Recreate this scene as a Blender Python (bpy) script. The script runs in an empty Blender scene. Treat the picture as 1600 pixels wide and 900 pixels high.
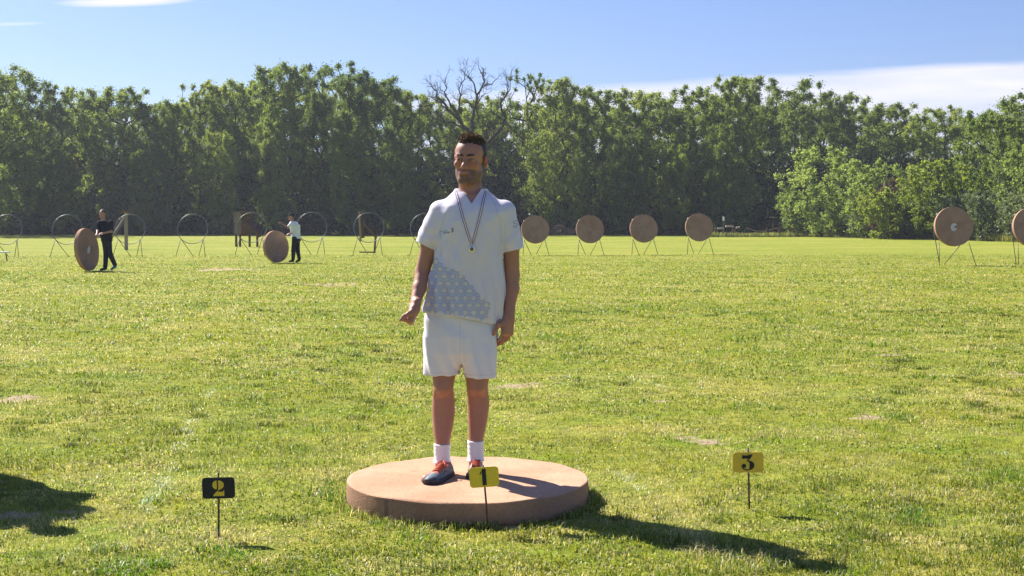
import bpy, math, random
import numpy as np
from mathutils import Vector, Matrix
from mathutils.bvhtree import BVHTree
from mathutils.geometry import tessellate_polygon
import openvdb

C = bpy.context.scene.collection
R = math.radians
rng = np.random.default_rng(7)
random.seed(7)

# ------------------------------------------------------------------ camera, sky, sun, exposure
SUN_AZ = math.atan2(-0.73, 0.683)      # from +Y towards +X
SUN_EL = R(41)
F_PX, CAM_H, PITCH = 2100.0, 1.5, R(3.0)
cam_d = bpy.data.cameras.new('camera'); cam = bpy.data.objects.new('camera', cam_d); C.objects.link(cam)
cam_d.sensor_width = 36; cam_d.lens = 36*F_PX/1600
cam.location = (0, 0, CAM_H); cam.rotation_euler = (R(90)-PITCH, 0, 0)
cam_d.clip_start = .1; cam_d.clip_end = 5000
bpy.context.scene.camera = cam

W = bpy.data.worlds.new('World'); bpy.context.scene.world = W; W.use_nodes = True
SKY_STRENGTH = 0.057
def build_world():
    nt = W.node_tree; n = nt.nodes; l = nt.links; n.clear()
    out = n.new('ShaderNodeOutputWorld'); bg = n.new('ShaderNodeBackground'); bg.inputs[1].default_value = SKY_STRENGTH
    sky = n.new('ShaderNodeTexSky'); sky.sky_type = 'NISHITA'; sky.sun_disc = False
    sky.sun_elevation = SUN_EL; sky.sun_rotation = SUN_AZ
    sky.air_density = 1.0; sky.dust_density = 0.6; sky.ozone_density = 2.2
    tc = n.new('ShaderNodeTexCoord'); sp = n.new('ShaderNodeSeparateXYZ'); l.new(tc.outputs['Generated'], sp.inputs[0])
    def m(op, a, b=None, c=None, clamp=False):
        k = n.new('ShaderNodeMath'); k.operation = op; k.use_clamp = clamp
        for i, v in enumerate((a, b, c)):
            if v is None: continue
            if isinstance(v, (int, float)): k.inputs[i].default_value = v
            else: l.new(v, k.inputs[i])
        return k.outputs[0]
    X, Y, Z = sp.outputs
    Yc = m('MAXIMUM', Y, 0.05)
    u = m('DIVIDE', X, Yc); v = m('DIVIDE', Z, Yc)
    cv = n.new('ShaderNodeCombineXYZ'); l.new(u, cv.inputs[0]); l.new(m('MULTIPLY', v, 7.0), cv.inputs[1])
    nz = n.new('ShaderNodeTexNoise'); nz.inputs['Scale'].default_value = 7; nz.inputs['Detail'].default_value = 6; l.new(cv.outputs[0], nz.inputs['Vector'])
    nf = m('SUBTRACT', nz.outputs[0], .5)
    # high bank of cirrus on the right: below a slightly rising edge
    edge = m('MULTIPLY_ADD', u, .058, .0957)
    d = m('SUBTRACT', edge, v); d = m('ADD', d, m('MULTIPLY', nf, .008))
    k1 = m('DIVIDE', d, .006, clamp=True)
    k1 = m('MULTIPLY', k1, m('DIVIDE', m('ADD', m('ADD', u, .12), m('MULTIPLY', nf, .25)), .1, clamp=True))
    k1 = m('MULTIPLY', k1, m('MULTIPLY_ADD', nf, 1.6, .78, clamp=True))
    def streak(u0, v0, hw, hh, a, tilt=0.03):
        du = m('DIVIDE', m('SUBTRACT', u, u0), hw)
        dv = m('DIVIDE', m('SUBTRACT', m('SUBTRACT', v, v0), m('MULTIPLY', m('SUBTRACT', u, u0), tilt)), hh)
        r = m('ADD', m('MULTIPLY', du, du), m('MULTIPLY', dv, dv))
        r = m('ADD', r, m('MULTIPLY', nf, .8))
        return m('MULTIPLY', m('SUBTRACT', 1.0, r, clamp=True), a)
    k2 = streak(-.283, .1592, .056, .0046, 1.1)
    k3 = streak(-.37, .1425, .03, .0016, .45)
    k4 = streak(-.33, .1625, .08, .002, .3)
    k = m('MAXIMUM', m('MAXIMUM', k1, k2), m('MAXIMUM', k3, k4))
    k = m('MULTIPLY', k, m('GREATER_THAN', Y, .05))
    mix = n.new('ShaderNodeMix'); mix.data_type = 'RGBA'
    l.new(k, mix.inputs['Factor']); 
    # the sky of a clean summer afternoon, a touch deeper than the model gives
    tint = n.new('ShaderNodeMix'); tint.data_type = 'RGBA'; tint.blend_type = 'MULTIPLY'; tint.inputs['Factor'].default_value = 1
    l.new(sky.outputs[0], tint.inputs[6]); tint.inputs[7].default_value = (.66, .74, 1.06, 1)
    l.new(tint.outputs[2], mix.inputs[6]); mix.inputs[7].default_value = (7.6, 7.5, 8.6, 1)
    l.new(mix.outputs[2], bg.inputs[0]); l.new(bg.outputs[0], out.inputs[0])
build_world()
sd = bpy.data.lights.new('sun', 'SUN'); sun = bpy.data.objects.new('sun', sd); C.objects.link(sun)
sd.energy = 5.0; sd.angle = R(.53); sd.color = (1, .94, .84)
to_sun = Vector((math.sin(SUN_AZ)*math.cos(SUN_EL), math.cos(SUN_AZ)*math.cos(SUN_EL), math.sin(SUN_EL)))
sun.rotation_euler = to_sun.to_track_quat('Z', 'Y').to_euler(); sun.location = (-10, 10, 20)
vs = bpy.context.scene.view_settings
vs.view_transform = 'Standard'; vs.look = 'None'; vs.gamma = 1; vs.use_curve_mapping = False
vs.exposure = 1.2
sc = bpy.context.scene
sc.render.engine = 'CYCLES'
sc.cycles.max_bounces = 8; sc.cycles.diffuse_bounces = 3; sc.cycles.glossy_bounces = 2; sc.cycles.transmission_bounces = 5
sc.cycles.volume_bounces = 0; sc.cycles.transparent_max_bounces = 6
sc.cycles.use_denoising = True

# ------------------------------------------------------------------ picture geometry used to place things at their true spots
cp, sp_ = math.cos(PITCH), math.sin(PITCH)
def ray(px, py):
    u = (px-800)/F_PX; v = -(py-450)/F_PX
    return (u, cp+v*sp_, -sp_+v*cp)
def P(px, py, Y):
    d = ray(px, py); t = Y/d[1]
    return np.array((d[0]*t, Y, CAM_H+d[2]*t))
def gz(y):      # the field falls very gently away
    t = np.clip((np.asarray(y, float)-18)/56, 0, 1)
    return -.235*(t*t*(3-2*t))
def G(px, py, z=None):
    d = ray(px, py); Y = 30.
    for _ in range(60):
        zz = float(gz(Y)) if z is None else z
        Yn = (zz-CAM_H)/d[2]*d[1]
        Y = .5*Y+.5*Yn
    return np.array((d[0]*Y/d[1], Y, float(gz(Y)) if z is None else z))
def ppm(Y): return F_PX/Y

# ------------------------------------------------------------------ small helpers
def tag(o, label=None, cat=None, group=None, kind=None):
    if label: o['label'] = label
    if cat: o['category'] = cat
    if group: o['group'] = group
    if kind: o['kind'] = kind
    return o
def empty(name, loc=(0, 0, 0), rz=0):
    o = bpy.data.objects.new(name, None); C.objects.link(o); o.location = loc; o.rotation_euler = (0, 0, rz)
    o.empty_display_size = .2
    return o
def link(name, me, mats, parent=None, smooth=False):
    o = bpy.data.objects.new(name, me); C.objects.link(o)
    for m_ in (mats if isinstance(mats, (list, tuple)) else [mats]): me.materials.append(m_)
    if parent: o.parent = parent
    if smooth and len(me.polygons): me.polygons.foreach_set('use_smooth', np.ones(len(me.polygons), bool))
    return o
def np_mesh(name, V, Fc, mi=None):
    """V (n,3); Fc (m,k) array of equal-sized faces, or list of arrays"""
    me = bpy.data.meshes.new(name)
    V = np.asarray(V, np.float32)
    blocks = Fc if isinstance(Fc, list) else [Fc]
    blocks = [np.asarray(b, np.int32) for b in blocks if len(b)]
    nl = sum(b.size for b in blocks); nf = sum(len(b) for b in blocks)
    me.vertices.add(len(V)); me.vertices.foreach_set('co', V.ravel())
    me.loops.add(nl); me.loops.foreach_set('vertex_index', np.concatenate([b.ravel() for b in blocks]))
    st = []; c = 0
    for b in blocks:
        st.append(c+np.arange(len(b))*b.shape[1]); c += b.size
    me.polygons.add(nf); me.polygons.foreach_set('loop_start', np.concatenate(st).astype(np.int32))
    if mi is not None: me.polygons.foreach_set('material_index', np.asarray(mi, np.int32))
    me.update(calc_edges=True); me.validate()
    return me
def set_color(me, cols, name='paint'):
    a = me.color_attributes.new(name, 'FLOAT_COLOR', 'POINT')
    c = np.ones((len(me.vertices), 4), np.float32); c[:, :3] = cols
    a.data.foreach_set('color', c.ravel())
def copy_tree(o, parent=None):
    c = o.copy(); C.objects.link(c)
    if parent: c.parent = parent
    for ch in [x for x in o.children]: copy_tree(ch, c)
    return c

class MB:
    """collects boxes, tubes, discs; links them as ONE mesh"""
    def __init__(s): s.v = []; s.f = []; s.m = []
    def add(s, V, Fs, mi=0):
        b = len(s.v); s.v += [tuple(p) for p in V]; s.f += [tuple(i+b for i in f) for f in Fs]; s.m += [mi]*len(Fs)
    def box(s, c, d, rot=None, mi=0, bev=.0):
        hx, hy, hz = d[0]/2, d[1]/2, d[2]/2
        b = min(bev, hx*.9, hy*.9, hz*.9)
        M_ = rot if rot is not None else Matrix.Identity(3)
        if b <= 0:
            P_ = [(x, y, z) for x in (-hx, hx) for y in (-hy, hy) for z in (-hz, hz)]
            Fs = [(0, 1, 3, 2), (4, 6, 7, 5), (0, 4, 5, 1), (2, 3, 7, 6), (0, 2, 6, 4), (1, 5, 7, 3)]
        else:
            P_ = []; idx = {}
            for sx in (-1, 1):
                for sy in (-1, 1):
                    for sz in (-1, 1):
                        for a in range(3):
                            q = [sx*(hx-b), sy*(hy-b), sz*(hz-b)]; q[a] = (sx*hx, sy*hy, sz*hz)[a]
                            idx[(sx, sy, sz, a)] = len(P_); P_.append(tuple(q))
            Fs = []
            for a in range(3):
                o1, o2 = [(1, 2), (2, 0), (0, 1)][a]
                for sg in (-1, 1):
                    f = []
                    for (u, v) in ((-1, -1), (1, -1), (1, 1), (-1, 1)):
                        k = [0, 0, 0]; k[a] = sg; k[o1] = u; k[o2] = v; f.append(idx[(k[0], k[1], k[2], a)])
                    Fs.append(tuple(f if sg > 0 else f[::-1]))
                for u in (-1, 1):
                    for v in (-1, 1):
                        k1 = [0, 0, 0]; k2 = [0, 0, 0]; k1[a] = -1; k2[a] = 1
                        k1[o1] = k2[o1] = u; k1[o2] = k2[o2] = v
                        f = [idx[(*k1, o1)], idx[(*k2, o1)], idx[(*k2, o2)], idx[(*k1, o2)]]
                        Fs.append(tuple(f))
            for sx in (-1, 1):
                for sy in (-1, 1):
                    for sz in (-1, 1): Fs.append(tuple(idx[(sx, sy, sz, a)] for a in range(3)))
        c = Vector(c)
        s.add([tuple(M_ @ Vector(p)+c) for p in P_], Fs, mi)
    def bar(s, a, b, w, d=None, mi=0, bev=.004):
        a = Vector(a); b = Vector(b); z = (b-a).normalized(); k = Vector((0, 0, 1)) if abs(z.x) > .8 else Vector((1, 0, 0))
        x = (k-z*k.dot(z)).normalized(); y = z.cross(x); q = Matrix((x, y, z)).transposed()
        s.box((a+b)/2, (w, d or w, (b-a).length), q, mi, bev)
    def tube(s, pts, r, n=8, mi=0, closed=False):
        pts = [Vector(p) for p in pts]; N = len(pts); rr = r if isinstance(r, (list, tuple)) else [r]*N
        V = []; prev = None
        for i, p in enumerate(pts):
            t = (pts[(i+1) % N]-pts[i-1]) if closed else (pts[min(i+1, N-1)]-pts[max(i-1, 0)])
            t.normalize()
            if prev is None:
                a = t.orthogonal().normalized()
            else:
                a = (prev-t*prev.dot(t)); a = a.normalized() if a.length > 1e-6 else t.orthogonal().normalized()
            prev = a; b = t.cross(a)
            for k in range(n):
                th = 2*math.pi*k/n; V.append(p+(a*math.cos(th)+b*math.sin(th))*rr[i])
        Fs = []
        for i in range(N if closed else N-1):
            j = (i+1) % N
            for k in range(n): Fs.append((i*n+k, i*n+(k+1) % n, j*n+(k+1) % n, j*n+k))
        if not closed: Fs += [tuple(range(n))[::-1], tuple((N-1)*n+k for k in range(n))]
        s.add([tuple(v) for v in V], Fs, mi)
    def lathe(s, prof, n=48, mi=0):
        """profile (r,z), axis Z"""
        V = []; Fs = []
        for k in range(n):
            t = 2*math.pi*k/n
            for r, z in prof: V.append((r*math.cos(t), r*math.sin(t), z))
        L = len(prof)
        for k in range(n):
            k2 = (k+1) % n
            for i in range(L-1): Fs.append((k*L+i, k2*L+i, k2*L+i+1, k*L+i+1))
        s.add(V, Fs, mi)
    def build(s, name, mats, parent=None, smooth=False):
        me = bpy.data.meshes.new(name); me.from_pydata(s.v, [], s.f); me.polygons.foreach_set('material_index', s.m); me.update()
        return link(name, me, mats, parent, smooth)

# ------------------------------------------------------------------ materials
def mat(name, col=(.5, .5, .5), rough=.8, spec=.3, metal=0, noise=None, attr=None, transl=0, bump=None, tcol=None):
    """principled; noise=(scale, amount, colour2); bump=(scale, strength, distance)"""
    m_ = bpy.data.materials.new(name); m_.use_nodes = True; nt = m_.node_tree; n = nt.nodes; l = nt.links
    b = n['Principled BSDF']; b.inputs['Roughness'].default_value = rough; b.inputs['Specular IOR Level'].default_value = spec
    b.inputs['Metallic'].default_value = metal
    tc = n.new('ShaderNodeTexCoord'); src = None
    if attr:
        a = n.new('ShaderNodeVertexColor'); a.layer_name = attr; src = a.outputs[0]
    else:
        rgb = n.new('ShaderNodeRGB'); rgb.outputs[0].default_value = (*col, 1); src = rgb.outputs[0]
    if noise:
        for (sc_, amt, c2) in (noise if isinstance(noise, list) else [noise]):
            t = n.new('ShaderNodeTexNoise'); t.inputs['Scale'].default_value = sc_; t.inputs['Detail'].default_value = 5
            l.new(tc.outputs['Object'], t.inputs['Vector'])
            r_ = n.new('ShaderNodeMapRange'); r_.inputs[1].default_value = .38; r_.inputs[2].default_value = .66; r_.inputs[4].default_value = amt
            l.new(t.outputs[0], r_.inputs[0])
            mx = n.new('ShaderNodeMix'); mx.data_type = 'RGBA'; l.new(r_.outputs[0], mx.inputs['Factor']); l.new(src, mx.inputs[6]); mx.inputs[7].default_value = (*c2, 1)
            src = mx.outputs[2]
    l.new(src, b.inputs['Base Color'])
    if bump:
        t = n.new('ShaderNodeTexNoise'); t.inputs['Scale'].default_value = bump[0]; t.inputs['Detail'].default_value = 6; l.new(tc.outputs['Object'], t.inputs['Vector'])
        bp = n.new('ShaderNodeBump'); bp.inputs['Strength'].default_value = bump[1]; bp.inputs['Distance'].default_value = bump[2]
        l.new(t.outputs[0], bp.inputs['Height']); l.new(bp.outputs[0], b.inputs['Normal'])
    if transl:
        tr = n.new('ShaderNodeBsdfTranslucent'); l.new(src, tr.inputs[0]); ms = n.new('ShaderNodeMixShader'); ms.inputs[0].default_value = transl
        l.new(b.outputs[0], ms.inputs[1]); l.new(tr.outputs[0], ms.inputs[2]); l.new(ms.outputs[0], n['Material Output'].inputs[0])
    return m_

def leaf_mat(name, cols, transl=.52, hue_var=.5, patch=.35):
    """leaf shader: every leaf (island) and every tree varies; light passes through"""
    m_ = bpy.data.materials.new(name); m_.use_nodes = True; nt = m_.node_tree; n = nt.nodes; l = nt.links
    b = n['Principled BSDF']; b.inputs['Roughness'].default_value = .55; b.inputs['Specular IOR Level'].default_value = .25
    g = n.new('ShaderNodeNewGeometry'); oi = n.new('ShaderNodeObjectInfo'); tc = n.new('ShaderNodeTexCoord')
    nz = n.new('ShaderNodeTexNoise'); nz.inputs['Scale'].default_value = patch; nz.inputs['Detail'].default_value = 3; l.new(tc.outputs['Object'], nz.inputs['Vector'])
    def mth(op, a, b_):
        k = n.new('ShaderNodeMath'); k.operation = op
        for i, v in enumerate((a, b_)):
            if isinstance(v, (int, float)): k.inputs[i].default_value = v
            else: l.new(v, k.inputs[i])
        return k.outputs[0]
    f = mth('ADD', mth('MULTIPLY', g.outputs['Random Per Island'], .45), mth('MULTIPLY', nz.outputs[0], .5))
    f = mth('ADD', f, mth('MULTIPLY', mth('SUBTRACT', oi.outputs['Random'], .5), hue_var))
    cr = n.new('ShaderNodeValToRGB'); e = cr.color_ramp.elements
    e[0].position = .1; e[0].color = (*cols[0], 1); e[1].position = .9; e[1].color = (*cols[-1], 1)
    for i, c in enumerate(cols[1:-1]):
        k = e.new(.1+.8*(i+1)/(len(cols)-1)); k.color = (*c, 1)
    l.new(f, cr.inputs[0]); l.new(cr.outputs[0], b.inputs['Base Color'])
    tr = n.new('ShaderNodeBsdfTranslucent')
    mx = n.new('ShaderNodeMix'); mx.data_type = 'RGBA'; mx.blend_type = 'MULTIPLY'; mx.inputs['Factor'].default_value = 1
    l.new(cr.outputs[0], mx.inputs[6]); mx.inputs[7].default_value = (1.5, 1.55, .8, 1); l.new(mx.outputs[2], tr.inputs[0])
    ms = n.new('ShaderNodeMixShader'); ms.inputs[0].default_value = transl
    l.new(b.outputs[0], ms.inputs[1]); l.new(tr.outputs[0], ms.inputs[2]); l.new(ms.outputs[0], n['Material Output'].inputs[0])
    return m_

M = {}
M['bark'] = mat('bark', (.05, .04, .033), .9, .1, noise=(3, .6, (.09, .08, .07)), bump=(12, .6, .03))
M['dead_bark'] = mat('dead_bark', (.04, .034, .03), .9, .1, noise=(3, .6, (.075, .065, .055)))
M['leaf'] = leaf_mat('leaf', [(.085, .135, .035), (.15, .20, .05), (.215, .265, .065), (.30, .325, .10)])
M['leaf_pale'] = leaf_mat('leaf_pale', [(.13, .18, .06), (.21, .27, .085), (.30, .36, .12), (.38, .42, .17)], hue_var=.35)
M['leaf_yellow'] = leaf_mat('leaf_yellow', [(.11, .165, .028), (.18, .235, .038), (.25, .285, .055), (.31, .32, .08)], hue_var=.25)
M['leaf_grey'] = leaf_mat('leaf_grey', [(.10, .13, .07), (.14, .175, .09), (.19, .22, .12), (.24, .26, .15)], .3, .3)
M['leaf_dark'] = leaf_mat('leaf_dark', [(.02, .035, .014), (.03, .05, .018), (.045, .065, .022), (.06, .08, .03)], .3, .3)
M['leaf_purple'] = leaf_mat('leaf_purple', [(.05, .035, .03), (.08, .05, .045), (.11, .065, .055), (.12, .09, .06)], .3, .2)
M['wood_grey'] = mat('wood_grey', (.22, .18, .15), .9, .1, noise=(6, .6, (.12, .095, .08)), bump=(20, .5, .01))
M['wood_brown'] = mat('wood_brown', (.16, .10, .07), .9, .1, noise=(6, .6, (.08, .05, .04)), bump=(20, .5, .01))
M['pale_wood'] = mat('pale_wood', (.55, .47, .38), .85, .1, noise=(5, .5, (.35, .28, .22)))
M['steel'] = mat('steel', (.185, .20, .225), .42, .6, .2, noise=(9, .5, (.17, .17, .18)))
M['steel_legs'] = mat('steel_legs', (.06, .065, .05), .5, .5, noise=(9, .5, (.09, .08, .05)))
M['galv'] = mat('galv', (.62, .63, .65), .3, .6, .6)
M['dull_wood'] = mat('dull_wood', (.33, .27, .23), .85, .1, noise=(5, .5, (.22, .18, .15)))
M['white_paint'] = mat('white_paint', (.8, .8, .8), .5, .4)

# ------------------------------------------------------------------ SDF sculpting
class Vol:
    def __init__(s, lo, hi, vx):
        s.lo = np.array(lo, float); s.vx = vx
        s.n = np.ceil((np.array(hi)-s.lo)/vx).astype(int)+1
        s.a = np.full(tuple(s.n), .06, np.float32)
    def region(s, lo, hi):
        i0 = np.clip(((np.array(lo)-s.lo)/s.vx).astype(int)-1, 0, s.n); i1 = np.clip(((np.array(hi)-s.lo)/s.vx).astype(int)+2, 0, s.n)
        sl = tuple(slice(a, b) for a, b in zip(i0, i1))
        ax = [s.lo[k]+s.vx*np.arange(i0[k], i1[k]) for k in range(3)]
        return sl, np.meshgrid(*ax, indexing='ij', sparse=True)
    def op(s, f, lo, hi, k=.01, mode='add', pad=.03):
        sl, X = s.region(np.array(lo)-pad, np.array(hi)+pad)
        if 0 in s.a[sl].shape: return
        d = f(*X).astype(np.float32); a = s.a[sl]
        if mode == 'add':
            h = np.clip(k-np.abs(a-d), 0, None)/k if k > 0 else 0
            s.a[sl] = np.minimum(a, d)-h*h*k*.25
        elif mode == 'sub':
            d = -d; h = np.clip(k-np.abs(a-d), 0, None)/k if k > 0 else 0
            s.a[sl] = np.maximum(a, d)+h*h*k*.25
        elif mode == 'int': s.a[sl] = np.maximum(a, d)
    def cap(s, p0, p1, r0, r1=None, k=.012, mode='add', flat=None):
        p0 = np.array(p0, float); p1 = np.array(p1, float); r1 = r0 if r1 is None else r1
        v = p1-p0; L2 = max(float(v@v), 1e-12); rm = max(r0, r1)
        def f(x, y, z):
            t = np.clip(((x-p0[0])*v[0]+(y-p0[1])*v[1]+(z-p0[2])*v[2])/L2, 0, 1)
            return np.sqrt((x-p0[0]-t*v[0])**2+(y-p0[1]-t*v[1])**2+(z-p0[2]-t*v[2])**2)-(r0+(r1-r0)*t)
        s.op(f, np.minimum(p0, p1)-rm, np.maximum(p0, p1)+rm, k, mode)
    def ell(s, c, r, k=.012, mode='add', rot=None):
        c = np.array(c, float); r = np.array(r, float)
        Rm = np.array(rot) if rot is not None else np.eye(3)
        def f(x, y, z):
            X = x-c[0]; Y = y-c[1]; Z = z-c[2]
            q = [(Rm[0, i]*X+Rm[1, i]*Y+Rm[2, i]*Z) for i in range(3)]
            k0 = np.sqrt((q[0]/r[0])**2+(q[1]/r[1])**2+(q[2]/r[2])**2)
            k1 = np.sqrt((q[0]/r[0]**2)**2+(q[1]/r[1]**2)**2+(q[2]/r[2]**2)**2)+1e-9
            return k0*(k0-1)/k1
        m_ = max(r); s.op(f, c-m_, c+m_, k, mode)
    def loft(s, rows, k=.012, mode='add', p=2.0, extra=None):
        """rows (z, cx, cy, rx, ry), any order; horizontal sections"""
        rows = sorted(rows); Z = [r[0] for r in rows]; A = np.array(rows)
        zmin, zmax = Z[0], Z[-1]
        def f(x, y, z):
            zc = np.clip(z, zmin, zmax)
            cx, cy, rx, ry = [np.interp(zc.ravel(), Z, A[:, i]).reshape(zc.shape) for i in (1, 2, 3, 4)]
            qx = np.abs((x-cx)/rx); qy = np.abs((y-cy)/ry)
            k0 = (qx**p+qy**p)**(1/p)+1e-9
            # distance estimate by gradient
            g = np.sqrt((qx**(p-1)/rx)**2+(qy**(p-1)/ry)**2)*k0**(1-p)+1e-9
            d = (k0-1)/g
            d = np.where(k0 < .2, -np.minimum(rx, ry)*(1-k0), d)
            dz = np.maximum(zmin-z, z-zmax)+0*d
            if extra is not None: d = d+extra(x, y, z)
            o = np.sqrt(np.clip(d, 0, None)**2+np.clip(dz, 0, None)**2)
            return np.where(dz > 0, np.where(d > 0, o, dz), np.maximum(d, dz))
        rx = A[:, 3].max(); ry = A[:, 4].max()
        s.op(f, (A[:, 1].min()-rx, A[:, 2].min()-ry, zmin), (A[:, 1].max()+rx, A[:, 2].max()+ry, zmax), k, mode)
    def mesh(s, name):
        g = openvdb.FloatGrid(.06); g.copyFromArray(np.ascontiguousarray(s.a))
        pts, quads = g.convertToQuads(0.0)[:2]
        V = np.asarray(pts, float)*s.vx+s.lo; Q = np.asarray(quads)
        a, b, c = V[Q[:, 0]], V[Q[:, 1]], V[Q[:, 2]]
        nrm = np.cross(b-a, c-a); nrm /= (np.linalg.norm(nrm, axis=1)[:, None]+1e-12)
        ctr = V[Q].mean(1)
        def samp(p):
            i = np.clip(np.round((p-s.lo)/s.vx).astype(int), 0, s.n-1); return s.a[i[:, 0], i[:, 1], i[:, 2]]
        if (samp(ctr+nrm*s.vx*1.5)-samp(ctr-nrm*s.vx*1.5)).mean() < 0: Q = Q[:, ::-1]
        return np_mesh(name, V, Q)
def verts(me):
    a = np.empty(len(me.vertices)*3, np.float32); me.vertices.foreach_get('co', a); return a.reshape(-1, 3)
def snoise(p, s, seed=0):
    """cheap smooth pseudo noise, about -1..1"""
    r_ = np.random.default_rng(seed); o = 0
    for i in range(5):
        d = r_.normal(size=3); d /= np.linalg.norm(d); f = s*(1+.45*i); o = o+np.sin((p[0]*d[0]+p[1]*d[1]+p[2]*d[2])*f+r_.uniform(0, 6.3)+1.3*np.sin((p[0]*d[1]+p[1]*d[2]+p[2]*d[0])*f*.7+i))
    return o/3.2
def vnoise2(x, y, s, seed=0):
    """value noise on a grid, 0..1"""
    X = x*s; Y = y*s; xi = np.floor(X).astype(np.int64); yi = np.floor(Y).astype(np.int64); fx = X-xi; fy = Y-yi
    fx = fx*fx*(3-2*fx); fy = fy*fy*(3-2*fy)
    def h(a, b):
        k = (a*374761393+b*668265263+seed*974711) & 0xffffffff; k = ((k ^ (k >> 13))*1274126177) & 0xffffffff
        return ((k ^ (k >> 16)) & 0xffff)/65535.
    return (h(xi, yi)*(1-fx)+h(xi+1, yi)*fx)*(1-fy)+(h(xi, yi+1)*(1-fx)+h(xi+1, yi+1)*fx)*fy
def in_poly(x, y, poly):
    r_ = np.zeros(np.shape(x), bool); n = len(poly)
    for i in range(n):
        (x1, y1), (x2, y2) = poly[i], poly[(i+1) % n]
        c = ((y1 > y) != (y2 > y)) & (x < (x2-x1)*(y-y1)/(y2-y1+1e-12)+x1); r_ ^= c
    return r_
def seg_dist(x, y, pts):
    d = np.full(np.shape(x), 9., float)
    for (x1, y1), (x2, y2) in zip(pts[:-1], pts[1:]):
        vx, vy = x2-x1, y2-y1; t = np.clip(((x-x1)*vx+(y-y1)*vy)/(vx*vx+vy*vy+1e-12), 0, 1)
        d = np.minimum(d, np.hypot(x-x1-t*vx, y-y1-t*vy))
    return d

# ------------------------------------------------------------------ SETTING: ground
DIRT = [  # worn bare patches of the field: (px, py, half width px, half height px)
    (1112, 695, 36, 4.5), (1070, 686, 18, 2.5), (20, 622, 30, 4.5), (808, 603, 50, 4.5), (1045, 625, 26, 2.2), (1362, 652, 34, 2.8), (1590, 586, 28, 5), (355, 421, 50, 2.0),
    (525, 444, 60, 2.2), (1385, 554, 24, 1.8), (800, 826, 26, 6), (905, 792, 20, 5), (40, 803, 60, 5)]
DIRT_W = []
for (px, py, hw, hh) in DIRT:
    c = G(px, py); e = G(px+hw, py); t = G(px, py-hh)
    DIRT_W.append((c[0], c[1], e[0]-c[0], t[1]-c[1]))
CHALK = [[G(232, 800)[:2], G(262, 742)[:2], G(300, 660)[:2], G(330, 610)[:2]], [G(940, 722)[:2], G(1005, 772)[:2]], [G(1480, 690)[:2], G(1580, 715)[:2]], [G(880, 592)[:2], G(1540, 588)[:2]], [G(960, 592)[:2], G(1290, 650)[:2]]]
def dirt_mask(x, y):
    d = np.zeros(np.shape(x))
    nz = vnoise2(x, y, 6, 3)*.7+vnoise2(x, y, 19, 4)*.5-.6
    nz = nz+(vnoise2(x*.5, y, 11, 6)-.5)*.8
    for (cx, cy, rx, ry) in DIRT_W:
        r_ = np.sqrt(((x-cx)/rx)**2+((y-cy)/ry)**2)+nz*.7
        d = np.maximum(d, np.clip((1.05-r_-nz*.75)/.6, 0, .85))
    return d
def chalk_mask(x, y):
    d = np.zeros(np.shape(x))
    for i, l in enumerate(CHALK):
        w = .055; s_ = seg_dist(x, y, [tuple(q) for q in l])
        d = np.maximum(d, np.clip(1.3-s_/w, 0, 1)*(vnoise2(x, y, 5, 9) > .42)*(.8 if i < 2 else .55))
    return d

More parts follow.
